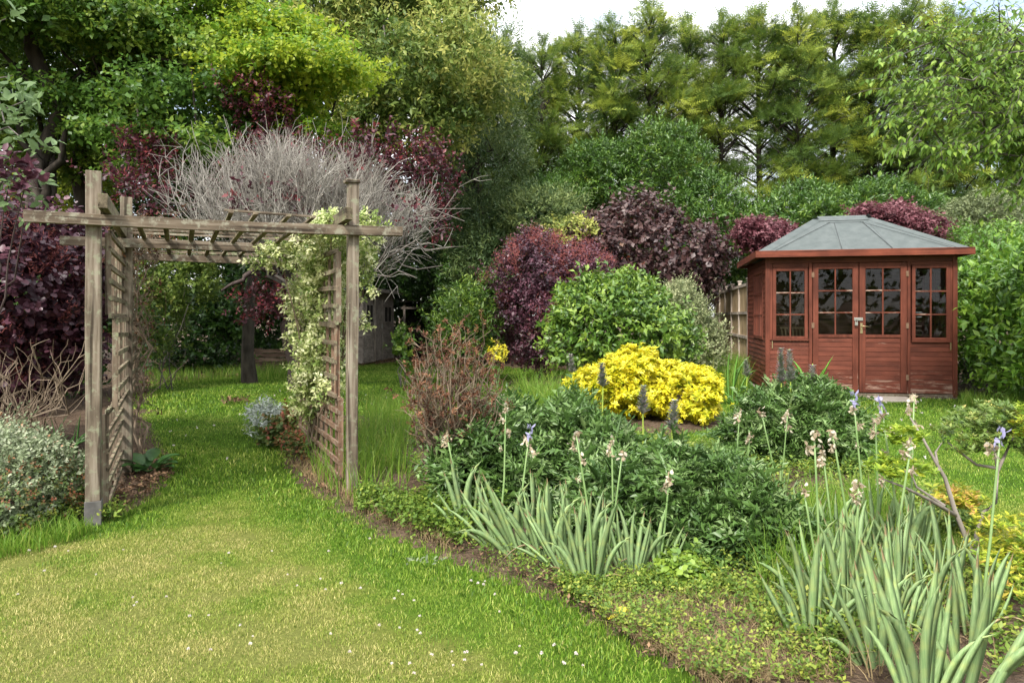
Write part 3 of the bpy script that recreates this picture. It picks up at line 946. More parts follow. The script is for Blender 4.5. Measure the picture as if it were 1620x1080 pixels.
def U(px):
    k = (px - 810) / 1080
    return (k * SH0[1] - SH0[0]) / (cu - su * k)


def ZU(py, u): return EYE - (py - 500) * (SH0[1] + su * u) / 1080


WD, DP, WALL = 2.94, 2.3, 2.34
def fb(name, px0, px1, z0, z1, y0, y1, mat, parent=SH, bev=.003):
    u0, u1 = (U(px0), U(px1))
    return Geo().box((u0, y0, z0), (u1, y1, z1)).build(name, M[mat], parent, bev)
def ub(name, u0, u1, z0, z1, y0, y1, mat, parent=SH, bev=.003):
    return Geo().box((u0, y0, z0), (u1, y1, z1)).build(name, M[mat], parent, bev)


# floor, back and side walls
ub('floor', .03, WD - .03, .06, .1, .05, DP - .03, 'inside', bev=0)
bw = Geo().box((0.06, DP - .03, .05), (WD - .06, DP, WALL - .02)).build('back_wall', M['inside'], SH)
ub('corner_post', -.004, .066, .04, WALL, -.006, .06, 'red_z')
ub('corner_post', WD - .062, WD + .004, .04, WALL, -.006, .06, 'red_z')
ub('corner_post', -.004, .06, .04, WALL, DP - .06, DP + .004, 'red_z')
ub('corner_post', WD - .06, WD + .004, .04, WALL, DP - .06, DP + .004, 'red_z')
ub('header_board', .066, WD - .062, 2.245, WALL, .004, .05, 'red_x')
ub('sill_beam', .0, WD, .0, .07, .0, .06, 'pergola_x')


def shiplap(u0, u1, z0, z1, n, y=.012, parent=SH):
    h = (z1 - z0) / n
    for i in range(n):
        a, b = z0 + i * h, z0 + (i + 1) * h - .004
        Geo().add([(u0, y - .007, a), (u1, y - .007, a), (u1, y + .012, a), (u0, y + .012, a),
                   (u0, y - .002, b), (u1, y - .002, b), (u1, y + .012, b), (u0, y + .012, b)],
                  [(0, 3, 2, 1), (4, 5, 6, 7), (0, 1, 5, 4), (1, 2, 6, 5), (2, 3, 7, 6), (3, 0, 4, 7)]).build('cladding_board', M['red_x'], parent)


def glazed(name, u0, u1, z0, z1, gu0, gu1, gz0, gz1, y, bottom, parent=SH):
    """A frame with two columns and three rows of panes; door if bottom is set."""
    w = Geo()
    w.box((u0, y, z0), (gu0, y + .04, z1)); w.box((gu1, y, z0), (u1, y + .04, z1))
    w.box((gu0, y, gz1), (gu1, y + .04, z1))
    w.box((gu0, y, gz0 - (.05 if bottom else gz0 - z0)), (gu1, y + .04, gz0))
    if bottom: w.box((gu0, y, z0), (gu1, y + .04, z0 + .05))
    f = w.build(name, M['red_z'], parent, .003)
    um = (gu0 + gu1) / 2
    Geo().box((um - .011, y + .006, gz0), (um + .011, y + .034, gz1)).build('glazing_bar', M['red_z'], f)
    for k in (1, 2):
        z = gz0 + (gz1 - gz0) * k / 3
        Geo().box((gu0, y + .002, z - .011), (um - .012, y + .032, z + .011)).build('glazing_bar', M['red_bar'], f)
        Geo().box((um + .012, y + .002, z - .011), (gu1, y + .032, z + .011)).build('glazing_bar', M['red_bar'], f)
    for c in (0, 1):
        for k in range(3):
            a = gu0 + .003 if c == 0 else um + .012
            b = um - .012 if c == 0 else gu1 - .003
            z_0 = gz0 + (gz1 - gz0) * k / 3 + .012; z_1 = gz0 + (gz1 - gz0) * (k + 1) / 3 - .012
            t = random.uniform(-.002, .002)
            Geo().add([(a, y + .020 + t, z_0), (b, y + .020 - t, z_0), (b, y + .020 + t, z_1), (a, y + .020 - t, z_1)], [(0, 1, 2, 3)]).build('pane', M['glass'], f)
    return f


ztop = 2.235
# left fixed window
glazed('window', U(1222.5), U(1278), .965, 2.17, U(1228), U(1273), 1.01, 2.115, .0, False)
ub('window_sill', U(1221), U(1279.5), .935, .963, -.02, .05, 'red_x')
ub('jamb', U(1279.8), U(1285), .08, 2.243, -.004, .05, 'red_z')
ub('panel_board', .068, U(1222.2), .94, 2.243, .008, .05, 'red_z')
ub('panel_board', U(1222.4), U(1279.6), 2.173, 2.243, .008, .05, 'red_x')
shiplap(.068, U(1279.6), .09, .93, 11, .02)
# doors
dl = glazed('door', U(1286), U(1357.8), .09, 2.235, U(1294.5), U(1348.5), 1.045, 2.14, -.012, True)
dr = glazed('door', U(1359.4), U(1434.5), .09, 2.235, U(1369), U(1424.5), 1.045, 2.14, -.012, True)
shiplap(U(1294.5) + .002, U(1348.5) - .002, .142, .993, 11, .006, dl)
shiplap(U(1369) + .002, U(1424.5) - .002, .142, .993, 11, .006, dr)
ub('jamb', U(1435.5), U(1440.5), .08, 2.243, -.004, .05, 'red_z')
# right fixed window
glazed('window', U(1443), U(1503.5), .955, 2.19, U(1448.5), U(1497.5), 1.0, 2.135, .0, False)
ub('window_sill', U(1442), U(1505), .925, .953, -.02, .05, 'red_x')
ub('panel_board', U(1503.8), WD - .064, .93, 2.243, .008, .05, 'red_z')
ub('panel_board', U(1441), U(1503.6), 2.193, 2.243, .008, .05, 'red_x')
shiplap(U(1441), WD - .064, .09, .92, 11, .02)
# side walls: boards with a long window
def side(u, out):
    f = None
    n = 27
    h = (WALL - .09) / n
    for i in range(n):
        a, b = .09 + i * h, .09 + (i + 1) * h - .004
        spans = [(.062, DP - .062)]
        if .95 < (a + b) / 2 < 2.16: spans = [(.062, .32), (1.42, DP - .062)]
        for y0, y1 in spans:
            o0, o1 = (u + .012 * out, u) if True else (u, u)
            Geo().add([(u + .010 * out, y0, a), (u + .010 * out, y1, a), (u - .012 * out, y1, a), (u - .012 * out, y0, a),
                       (u, y0, b), (u, y1, b), (u - .012 * out, y1, b), (u - .012 * out, y0, b)],
                      [(0, 1, 2, 3), (4, 7, 6, 5), (0, 4, 5, 1), (1, 5, 6, 2), (2, 6, 7, 3), (3, 7, 4, 0)]).build('cladding_board', M['red_y'], SH)
    w = Geo()
    x0, x1 = sorted((u - .02 * out, u + .022 * out))
    w.box((x0, .322, .94), (x1, .37, 2.17)); w.box((x0, 1.37, .94), (x1, 1.418, 2.17))
    w.box((x0, .37, .94), (x1, 1.37, 1.0)); w.box((x0, .37, 2.11), (x1, 1.37, 2.17))
    f = w.build('window', M['red_z'], SH, .003)
    for k in range(1, 4):
        y = .37 + k * .25
        Geo().box((x0 + .006, y - .011, 1.0), (x1 - .006, y + .011, 2.11)).build('glazing_bar', M['red_z'], f)
    for k in (1, 2):
        z = 1.0 + k * .37
        Geo().box((x0 + .009, .37, z - .011), (x1 - .003, 1.37, z + .011)).build('glazing_bar', M['red_y'], f)
    Geo().add([(u, .37, 1.0), (u, 1.37, 1.0), (u, 1.37, 2.11), (u, .37, 2.11)], [(0, 1, 2, 3)]).build('pane', M['glass'], f)
side(0.012, -1)
side(WD - .012, 1)
# roof
OV = .16
ez = 2.43; rz_ = 3.17
ex0, ex1, ey0, ey1 = -OV, WD + OV, -OV, DP + OV
rx0, rx1, ry = WD / 2 - .40, WD / 2 + .42, DP / 2
rg = Geo().add([(ex0, ey0, ez), (ex1, ey0, ez), (ex1, ey1, ez), (ex0, ey1, ez), (rx0, ry, rz_), (rx1, ry, rz_)],
               [(0, 1, 5, 4), (1, 2, 5), (2, 3, 4, 5), (3, 0, 4), (0, 3, 2, 1)])
rf = rg.build('roof', M['felt'], SH)


def felt_strip(name, p, q, w, n, mat='felt2', lift=.006):
    """Strip of felt folded over a hip from p to q; n is the pair of outward side directions."""
    p, q = Vector(p), Vector(q)
    a, b = Vector(n[0]), Vector(n[1])
    up = Vector((0, 0, lift))
    vs = [p + a * w, p, p + b * w, q + a * w, q, q + b * w]
    vs = [v + up for v in vs]
    Geo().add(vs, [(0, 1, 4, 3), (1, 2, 5, 4)]).build(name, M['felt'], rf)


s1 = Vector((0, ry - ey0, rz_ - ez)).normalized()          # up the front slope
corners = [((ex0, ey0), (rx0, ry)), ((ex1, ey0), (rx1, ry)), ((ex0, ey1), (rx0, ry)), ((ex1, ey1), (rx1, ry))]
for (e, r) in corners:
    pe, pr = Vector((*e, ez)), Vector((*r, rz_))
    sx = 1 if e[0] < WD / 2 else -1
    sy = 1 if e[1] < DP / 2 else -1
    # directions within the two slopes, away from the hip: along the eaves
    felt_strip('hip_strip', pe, pr, .19, [Vector((sx, 0, 0)), Vector((0, sy, 0))])
rs = Vector((0, -(ry - ey0), -(rz_ - ez))).normalized()
rb = Vector((0, (ry - ey0), -(rz_ - ez))).normalized()
Geo().add([Vector((rx0 - .0, ry, rz_ + .012)) + rs * .0, Vector((rx1, ry, rz_ + .012)), Vector((rx1 + .02, ry, rz_ + .012)) + rs * .22, Vector((rx0 - .02, ry, rz_ + .012)) + rs * .22,
           Vector((rx1 + .02, ry, rz_ + .012)) + rb * .22, Vector((rx0 - .02, ry, rz_ + .012)) + rb * .22],
          [(0, 3, 2, 1), (0, 1, 4, 5)]).build('ridge_strip', M['felt2'], rf)
for fx in (.40, .66):                                      # overlapping sheets down the front slope
    t0, t1 = .02, .84
    x = WD * fx
    a = Vector((x, ey0 + (ry - ey0) * t0, ez + (rz_ - ez) * t0 + .004)); b = Vector((x + (.5 - fx) * .5, ey0 + (ry - ey0) * t1, ez + (rz_ - ez) * t1 + .004))
    Geo().add([a, a + Vector((.10, 0, 0)), b + Vector((.10, 0, 0)), b], [(0, 1, 2, 3)]).build('felt_lap', M['felt2'], rf)
def seam(p, q):
    Geo().beam(p, q, .007, .004).build('felt_seam', M['seam'], rf)
M['seam'] = plain_mat('tar_seam', (.03, .035, .035), .8)
sl_ = lambda x, t: Vector((x, ey0 + (ry - ey0) * t, ez + (rz_ - ez) * t + .013))
seam(sl_(ex0 + .30, .02), sl_(rx0 + .16, .80)); seam(sl_(ex1 - .30, .02), sl_(rx1 - .16, .80)); seam(sl_(rx0 + .10, .79), sl_(rx1 - .10, .79))
seam(sl_(WD * .40, .03), sl_(WD * .44, .78)); seam(sl_(WD * .66, .03), sl_(WD * .60, .78))
ft = .028
ub('fascia_board', ex0 - ft, ex1 + ft, ez - .095, ez + .018, ey0 - ft, ey0, 'fascia')
ub('fascia_board', ex0 - ft, ex1 + ft, ez - .095, ez + .018, ey1, ey1 + ft, 'fascia')
ub('fascia_board', ex0 - ft, ex0, ez - .095, ez + .018, ey0 + .002, ey1 - .002, 'red_y')
ub('fascia_board', ex1, ex1 + ft, ez - .095, ez + .018, ey0 + .002, ey1 - .002, 'red_y')
ub('soffit', ex0 + .002, ex1 - .002, ez - .045, ez - .004, ey0 + .002, .0, 'red_x')
ub('soffit', ex0 + .002, -.006, ez - .046, ez - .005, .002, ey1 - .002, 'red_y')
ub('soffit', WD + .006, ex1 - .002, ez - .046, ez - .005, .002, ey1 - .002, 'red_y')
# door furniture
um = U(1358.6)
h_ = Geo().box((um + .018, -.022, 1.06), (um + .056, -.012, 1.235)).build('handle', M['brass'], dr, .003)
Geo().tube([(um + .037, -.02, 1.185), (um + .037, -.055, 1.185), (um + .06, -.062, 1.185), (um + .15, -.062, 1.175)], .008, 8).build('lever', M['brass'], dr, smooth=True)
Geo().box((um - .075, -.024, 1.275), (um + .06, -.012, 1.325)).build('hasp', M['steel'], dl, .003)
g = Geo().box((um - .072, -.058, 1.195), (um - .028, -.034, 1.25))
g.tube([(um - .065, -.046, 1.25), (um - .065, -.046, 1.285), (um - .05, -.046, 1.30), (um - .035, -.046, 1.285), (um - .035, -.046, 1.25)], .005, 6)
g.build('padlock', M['steel'], dl, .002)
for z in (.3, 1.15, 2.0):
    ub('hinge', U(1283.5), U(1288), z, z + .09, -.02, -.0125, 'hinge', dl, 0)
    ub('hinge', U(1432.8), U(1437.2), z, z + .09, -.02, -.0125, 'hinge', dr, 0)
for px in (1221, 1503):
    Geo().box((U(px), -.012, .80), (U(px) + .014, .006, .925)).build('window_stay', M['brass'], SH)
# slab and doorstep
tag(Geo().box((.0, .03, -.05), (WD, DP + .05, .04)).build('slab', M['concrete'], SH, .006))
st = Geo().box((U(1368), -.62, -.04), (U(1432), -.06, .035), .006).build('doorstep', M['concrete'], None, .01)
st.location = SH.location; st.rotation_euler = SH.rotation_euler
tag(st, 'low sandy concrete doorstep in the grass below the summerhouse doors', 'doorstep')
# something yellow-brown inside: a cane chair back behind the doors
ch = thing('wicker_chair', 'cane chair standing inside the summerhouse behind the door glass', 'chair', (5.35, 12.55, .1), SHA + .2)
for i in range(9):
    Geo().beam((-.24 + i * .06, .2, .42), (-.28 + i * .07, .3, 1.02), .02, .012).build('cane', M['fence'], ch)
Geo().box((-.28, -.26, .38), (.28, .22, .43)).build('seat', M['fence'], ch, .01)
Geo().beam((-.30, .305, 1.03), (.30, .305, 1.03), .03, .035).build('top_rail', M['fence'], ch)
for x in (-.25, .25):
    for y in (-.22, .19):
        Geo().beam((x, y, 0), (x, y, .38), .035, .035).build('leg', M['fence'], ch)

# ------------------------------------------------------------------ fence behind the summerhouse
fa, fbp = np.array([4.98, 14.35]), np.array([6.32, 21.2])
FN = thing('fence', 'tall pale boarded garden fence between the summerhouse and the shrubs', 'fence', (fa[0], fa[1], 0), math.atan2(*(fbp - fa)[::-1]))
FL_ = np.linalg.norm(fbp - fa)
for i in range(6):
    x = FL_ * i / 5
    Geo().box((x - .035, -.03, -.02), (x + .035, .04, 2.13)).box((x - .05, -.045, 2.13), (x + .05, .055, 2.16)).build('post', M['fence_post'], FN, .004)
    if i < 5:
        w = FL_ / 5
        nb = 9
        for k in range(nb):
            a = x + .036 + (w - .072) * k / nb; b = x + .036 + (w - .072) * (k + 1) / nb - .003
            Geo().add([(a, -.02, .02), (b, -.008, .02), (b, .004, .02), (a, .004, .02), (a, -.02, 2.02), (b, -.008, 2.02), (b, .004, 2.02), (a, .004, 2.02)],
                      [(0, 3, 2, 1), (4, 5, 6, 7), (0, 1, 5, 4), (1, 2, 6, 5), (2, 3, 7, 6), (3, 0, 4, 7)]).build('board', M['fence'], FN)
        for z in (.30, .90, 1.42, 2.02):
            Geo().box((x + .036, .005, z - .03), (x + w - .036, .045, z + .03)).build('rail', M['fence_post'], FN)

# ------------------------------------------------------------------ old shed, lean-to and compost bin at the back
SA, SB = np.array([-4.07, 18.7]), np.array([-3.68, 21.3])
sa = math.atan2(*(SB - SA)[::-1])
SD = thing('shed', 'small grey-brown wooden garden shed with a door between two windows at the back', 'shed', (SA[0], SA[1], 0), sa)
sl = float(np.linalg.norm(SB - SA))
Geo().box((0, .02, .05), (sl, 1.9, 2.05)).build('wall', M['shed'], SD)
for i in range(21):
    z = .06 + i * .074
    Geo().add([(0, -.002, z), (sl, -.002, z), (sl, .02, z), (0, .02, z), (0, .012, z + .072), (sl, .012, z + .072), (sl, .02, z + .072), (0, .02, z + .072)],
              [(0, 3, 2, 1), (4, 5, 6, 7), (0, 1, 5, 4), (1, 2, 6, 5), (2, 3, 7, 6), (3, 0, 4, 7)]).build('cladding_board', M['shed'], SD)
    Geo().add([(-.022, .02, z), (-.022, 1.9, z), (0, 1.9, z), (0, .02, z), (-.01, .02, z + .072), (-.01, 1.9, z + .072), (0, 1.9, z + .072), (0, .02, z + .072)],
              [(0, 1, 2, 3), (4, 7, 6, 5), (0, 4, 5, 1), (1, 5, 6, 2), (2, 6, 7, 3), (3, 7, 4, 0)]).build('cladding_board', M['shed'], SD)
Geo().beam((-.15, .9, 2.10), (sl + .15, .9, 2.10), 2.3, .06).build('roof', M['felt'], SD)
Geo().box((-.17, -.27, 2.02), (sl + .17, -.25, 2.12)).build('fascia_board', M['shed'], SD)
for (a, b, z0, z1) in ((.15, .75, 1.15, 1.70), (1.65, 2.35, 1.15, 1.66)):
    w = Geo()
    w.box((a, -.03, z0), (a + .04, -.003, z1)); w.box((b - .04, -.03, z0), (b, -.003, z1)); w.box((a + .04, -.03, z0), (b - .04, -.003, z0 + .04)); w.box((a + .04, -.03, z1 - .04), (b - .04, -.003, z1))
    w.box(((a + b) / 2 - .015, -.028, z0 + .04), ((a + b) / 2 + .015, -.003, z1 - .04))
    f = w.build('window', M['shed'], SD)
    for (c, d) in ((a + .04, (a + b) / 2 - .015), ((a + b) / 2 + .015, b - .04)):
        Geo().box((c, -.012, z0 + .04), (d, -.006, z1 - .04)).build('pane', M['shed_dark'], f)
d_ = Geo().box((.85, -.028, .08), (1.5, -.006, 1.78)).build('door', M['shed'], SD, .004)
Geo().box((.83, -.04, .06), (.87, -.008, 1.82)).box((1.48, -.04, .06), (1.52, -.008, 1.82)).build('door_frame', M['fence_post'], SD)
Geo().box((1.40, -.05, 1.0), (1.44, -.028, 1.12)).build('handle', M['steel'], d_)
LT = thing('lean_to', 'dark open timber lean-to in the shade right of the grey shed', 'lean-to', (-3.5, 22.2, 0), 0)
for x in (0, .95, 1.6):
    Geo().beam((x, 0, 0), (x, 0, 1.75), .07, .07).build('post', M['shed'], LT)
Geo().beam((-.1, 0, 1.62), (1.7, 0, 1.62), .05, .07).build('rail', M['shed'], LT)
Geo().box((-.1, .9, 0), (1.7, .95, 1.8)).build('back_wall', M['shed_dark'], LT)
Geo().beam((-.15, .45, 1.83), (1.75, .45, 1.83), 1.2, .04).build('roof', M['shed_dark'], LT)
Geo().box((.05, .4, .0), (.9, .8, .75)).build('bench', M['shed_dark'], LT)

CB = thing('compost_bin', 'slatted brown wooden compost bin on the far edge of the lawn', 'compost bin', tuple(gd(402, 588)), .12)
for i in range(5):
    z = .04 + i * .105
    Geo().box((0, 0, z), (.86, .022, z + .085), .003).build('board', M['compost'], CB)
    Geo().box((.862, .0, z), (.884, .8, z + .085), .003).build('board', M['compost'], CB)
    Geo().box((-.022, .0, z), (-.001, .8, z + .085), .003).build('board', M['compost'], CB)
for x in (-.02, .84):
    Geo().box((x, -.03, 0), (x + .045, -.002, .57)).build('post', M['compost'], CB)
Geo().box((1.0, -.02, .0), (1.30, .03, .52)).build('end_panel', M['compost'], CB)

# ================================================================== planting
def hold(o, parent):
    """Parent a mesh written in world coordinates to a thing's base."""
    o.parent = parent
    o.matrix_parent_inverse = Matrix.LocRotScale(parent.location, parent.rotation_euler, None).inverted()
    return o


def part(bag, name, mat, parent):
    return hold(bag.build(name, M[mat]), parent)


def wood(name, P, R, mat, parent, sides=5):
    V, F = tubes_np(P, R, sides)
    o = obj_np(name, V, F, M[mat], smooth=True)
    return hold(o, parent)


def limbs(base, targets, r0, r1, k=7, lift=.12, wob=.04):
    base = np.broadcast_to(np.array(base, float), (len(targets), 3))
    P = curve_pts(base, np.array(targets, float), k, lift, wob)
    t = np.linspace(0, 1, k)[None]
    R = (r0 * (1 - t) + r1 * t) * np.ones((len(P), 1))
    return P, R


def trunk_part(parent, base, top, r0, r1, mat, wob=.02, k=9, sides=9):
    P = curve_pts(np.array([base], float), np.array([top], float), k, 0, wob)
    t = np.linspace(0, 1, k)[None]
    R = r0 + (r1 - r0) * t
    R[:, 0] *= 1.3
    return wood('trunk', P, R, mat, parent, sides)


def shrub(name, label, cat, blobs, n, k, tl, ll, lw, mat, tmpl=T_DIA, group=None, base=None, inner=.3, stems=8, stem_r=.012, stem_mat='bark_grey', part_name='foliage', zmin=.03, back=.35, lump=.18, cut=.8, lo=.82, lumps=5, tvar=.1, **kw):
    b = np.array(blobs, float)
    if base is None: base = (b[:, 0].mean(), b[:, 1].mean(), 0)
    t = thing(name, label, cat, tuple(map(float, base)), group=group)
    if lumps:                                     # knobbly outline: lesser lumps riding on the main masses
        extra = []
        for q in blobs:
            for _ in range(lumps):
                d = norm(rng.normal(size=3)); d[2] = abs(d[2]) if rng.random() < .7 else d[2]
                f = rng.uniform(.2, .42); c = np.array(q[:3]) + d * np.array(q[3:]) * rng.uniform(.74, .98)
                if c[2] > .1: extra.append((*c, q[3] * f, q[4] * f, q[5] * f))
        blobs = [tuple(q) for q in blobs] + extra
    bt = rng.normal(0, tvar, len(blobs))
    bag = Bag()
    P, N = shell(blobs, n, zmin=zmin, back=back, lump=lump, cut=cut, lo=lo)
    leafy(bag, P, N, k, tl, ll, lw, tmpl, tb=bt[shell.last], **kw)
    P, N = shell(blobs, max(8, int(n * .09)), zmin=zmin, back=back, lump=lump, cut=cut, lo=1.0, hi=1.22)
    leafy(bag, P, N, k + 2, tl * 1.5, ll * .9, lw * .9, tmpl, **kw)
    if inner:
        kw2 = dict(kw); kw2['tipt'] = 0
        tn = kw.get('tint', (.2, .8)); kw2['tint'] = tn
        P, N = shell(blobs, int(n * inner), lo=.45, hi=.82, zmin=zmin, back=back, lump=lump, cut=0)
        leafy(bag, P, N, max(3, k // 2), tl * 1.2, ll * 1.35, lw * 1.4, tmpl if len(tmpl[1]) < 8 else T_DIA, **kw2)
    part(bag, part_name, mat, t)
    if stems:
        P, _ = shell(blobs, stems, lo=.3, hi=.75, zmin=.1, back=1)
        bs = np.array(base, float) + np.column_stack([rng.normal(size=(len(P), 2)) * .05, np.zeros(len(P))])
        PP = curve_pts(bs, P, 7, .08, .04)
        tt = np.linspace(1, .35, 7)[None]
        wood('stem', PP, stem_r * tt * np.ones((len(P), 1)), stem_mat, t, 5)['kind'] = 'stuff'
    return t


# ------------------------------------------------------------------ leylandii screen
def conifer_meshes(seed, H, rad, nf, thin):
    r = np.random.default_rng(seed)
    bag = Bag()
    limbP, limbQ = [], []
    nb = 150
    for i in range(nb):
        z = H * (.10 + .88 * (i / nb) ** .95)
        f = (z / H)
        rr = max(rad * (1 - ((f - .10) / .93) ** 2.4) ** .7, .14) * r.uniform(.6, 1.2)
        if f < .62 and r.random() < thin: continue
        a = r.uniform(0, 2 * np.pi)
        p0 = np.array([0, 0, z - .3]); q = np.array([math.cos(a) * rr, math.sin(a) * rr, z + rr * .45])
        limbP.append(p0); limbQ.append(q)
        m = int(nf / nb * (rr / rad + .30))
        t = r.uniform(.22, 1.06, m) ** .7
        P = p0 + (q - p0) * t[:, None]
        P[:, 2] += .32 * rr * np.sin(t * 3) - .10 * (np.abs(t) > .95)
        side_ = np.array([-math.sin(a), math.cos(a), 0])
        wd = .30 * (1.15 - t) + .10
        off = r.normal(size=m) * wd
        P += side_ * off[:, None] + r.normal(size=(m, 3)) * np.array([.07, .07, .10])
        out = norm(np.array([math.cos(a), math.sin(a), .30]))
        D = norm(out * .8 + side_ * (off / wd * .5)[:, None] + r.normal(size=(m, 3)) * .5 + np.array([0, 0, .3]))
        N = norm(np.array([0, 0, .6]) + out * .8 + r.normal(size=(m, 3)) * .5)
        tint = .44 + r.normal(size=m) * .13 + .24 * r.normal() + .22 * (t - .5)
        sz = r.uniform(.15, .37, m) * (1 + .35 * (t > .9))
        bag.add(*place(T_CON, P, D, N, sz, sz * .95, tint))
    m = 130
    lz = r.uniform(H * .90, H * 1.03, m)
    P = np.column_stack([r.normal(size=m) * .10, r.normal(size=m) * .10, lz]) 
    bag.add(*place(T_CON, P, norm(r.normal(size=(m, 3)) * .55 + np.array([0, 0, 1.0])), norm(r.normal(size=(m, 3))), .42, .36, .45 + r.normal(size=m) * .15))
    return bag, np.array(limbP), np.array(limbQ)


def t_feather(pairs=7):
    v, f = [(0, .012, 0), (0, -.012, 0), (1.0, 0, -.22)], [(0, 2, 1)]
    for i in range(pairs):
        t = .12 + .78 * i / (pairs - 1)
        l = .34 * (1 - .75 * t) + .05
        z = -.22 * t * t
        for s_ in (-1, 1):
            k = len(v)
            v += [(t - .035, 0, z), (t + .05, 0, z), (t + l * .75, s_ * l, z - .10 * l)]
            f.append((k, k + 1, k + 2) if s_ < 0 else (k, k + 2, k + 1))
    return np.array(v, float), np.array(f, int)
T_CON = t_feather(5)
con = []
for s in range(3):
    bag, lp, lq = conifer_meshes(40 + s, 12.0, 1.75, 12600, (.0, .06, .42)[s])
    me = bag.mesh('conifer_crown', M['conifer'])
    PP = curve_pts(lp, lq, 4, .05, .03)
    V, F = tubes_np(PP, np.linspace(.045, .01, 4)[None] * np.ones((len(PP), 1)), 3)
    mb = mesh_np('conifer_branches', V, F, M['bark'], smooth=True)
    V, F = tubes_np(curve_pts(np.array([[0, 0, -.1]]), np.array([[0, 0, 11.6]]), 9, 0, .004), np.linspace(.17, .02, 9)[None], 8)
    mt = mesh_np('conifer_trunk', V, F, M['bark'], smooth=True)
    con.append((me, mb, mt))
con_spec = [  # px, distance, top y in the photograph, words
    (742, 27.5, 30, 'leftmost, behind the golden tree'), (800, 26.0, 50, 'first clear of the golden tree'),
    (858, 25.0, 60, 'lowest top in the row'), (915, 26.0, 42, 'above the left of the purple hazel'),
    (968, 25.2, 30, 'rising step, left of the tallest central spire'), (1028, 25.0, 4, 'tall central spire with spreading tip'),
    (1085, 26.0, 28, 'just right of the tall central spire'), (1140, 25.4, 20, 'bare trunk above the fence'),
    (1200, 25.6, 12, 'above the left roof corner'), (1262, 25.0, 10, 'above the left of the summerhouse ridge'),
    (1320, 25.8, 0, 'above the summerhouse ridge'), (1378, 25.0, 14, 'slightly lower, right of the ridge'),
    (1438, 24.8, -14, 'highest top, right of the roof'), (1500, 25.4, 14, 'beside the cherry branch tips'),
    (1562, 25.0, 30, 'half behind the cherry branches'), (1630, 24.6, 40, 'behind the cherry at the picture edge'), (1700, 25.0, 30, 'past the cherry at the right end')]
for i, (px, Y, ty, words) in enumerate(con_spec):
    x = (px - 810) / 1080 * Y
    H = EYE + (500 - ty) / 1080 * Y
    s = H / 12.35
    t = thing('conifer_tree', 'tall conifer of the dark screen row, ' + words, 'conifer', (x, Y, 0), random.uniform(0, 6.28), 'row of tall conifers behind the garden')
    t.scale = (s * random.uniform(.95, 1.15),) * 2 + (s,)
    me, mb, mt = con[(0, 1, 0, 1, 0, 1, 1, 2, 2, 1, 0, 1, 1, 0, 1, 0, 1)[i]]
    link(bpy.data.objects.new('crown', me), t)
    link(bpy.data.objects.new('branch', mb), t)
    link(bpy.data.objects.new('trunk', mt), t)

# ------------------------------------------------------------------ trees on the left
def tree(name, label, base, trunk_top, r0, blobs, n, k, tl, ll, lw, mat, bark='bark', tmpl=T_DIA, limb_n=16, limb_r=.05, inner=.12, kwv=.2, **kw):
    t = thing(name, label, 'tree', tuple(map(float, base)))
    trunk_part(t, base, trunk_top, r0, r0 * .45, bark)
    bag = Bag()
    skw = {q: kw.pop(q) for q in ('lo', 'back', 'lump', 'cut') if q in kw}
    planar = kw.pop('planar', False)
    P, N = shell(blobs, n, zmin=.3, **skw)
    bt = rng.normal(0, kwv, len(blobs))
    if planar: N = norm(N * [1, 1, .06] + rng.normal(size=N.shape) * [.02, .02, .01])
    leafy(bag, P, N, k, tl, ll, lw, tmpl, tb=bt[shell.last], **kw)
    if inner:
        P, N = shell(blobs, int(n * inner), lo=.2, hi=.8, zmin=.3, cut=0)
        kw2 = dict(kw); kw2['tipt'] = 0; kw2['tb'] = bt[shell.last]
        leafy(bag, P, N, max(3, k // 2), tl, ll * 1.4, lw * 1.5, tmpl, **kw2)
    part(bag, 'crown', mat, t)
    bb = np.array(blobs)[:, :3]
    tg = bb[rng.choice(len(bb), min(limb_n, len(bb)), replace=False)]
    s = np.array(base, float) + (np.array(trunk_top) - np.array(base)) * rng.uniform(.45, 1, (len(tg), 1))
    PP = curve_pts(s, tg, 7, .06, .05)
    wood('branch', PP, np.linspace(limb_r, limb_r * .25, 7)[None] * np.ones((len(PP), 1)), bark, t, 6)
    return t


# dark beech, layered sprays
bl = []
for (x0, y0, x1, y1, Y, n, s) in ((-60, -60, 240, 190, 12.5, 27, .8), (180, -80, 470, 150, 13.0, 27, .8), (130, 110, 420, 270, 12.2, 17, .66), (-80, 130, 180, 270, 12.8, 13, .7)):
    bl += sub_clumps(B(x0, y0, x1, y1, Y, 1.7), n, s, .13, seed=int(x0 + 500))
tree('beech_tree', 'big dark green beech with layered drooping sprays filling the upper left', at(128, 596, 13.4) * [1, 1, 0], at(135, -60, 13.6), .17, bl,
     9500, 7, .34, .092, .062, 'beech', 'bark', planar=True, lo=.25, cut=0, out=.8, up=-.22, rand=.3, flat=.9, splay=.7, tint=(.1, .85), limb_n=34, limb_r=.06, back=.5)
# forked dark trunk at far left with small crown of its own
t = thing('ash_tree', 'dark forked tree trunk left of the pergola, in deep shade', 'tree', tuple(at(58, 610, 12.0) * [1, 1, 0]))
trunk_part(t, at(58, 610, 12.0) * [1, 1, 0], at(62, -80, 12.2), .19, .11, 'bark')
P, R = limbs(at(66, 330, 12.05), [at(104, 205, 11.8), at(88, 150, 12.3), at(20, 120, 12.1), at(126, 170, 12.4)], .085, .035, 7, .0, .03)
wood('branch', P, R, 'bark', t, 7)
bag = Bag(); P, N = shell(sub_clumps(B(-90, -160, 120, 60, 12.4, 1.6), 20, .5, .35, 3), 1500)
leafy(bag, P, N, 7, .34, .09, .06, T_DIA, out=.5, up=0, flat=1.0); part(bag, 'crown', 'beech', t)
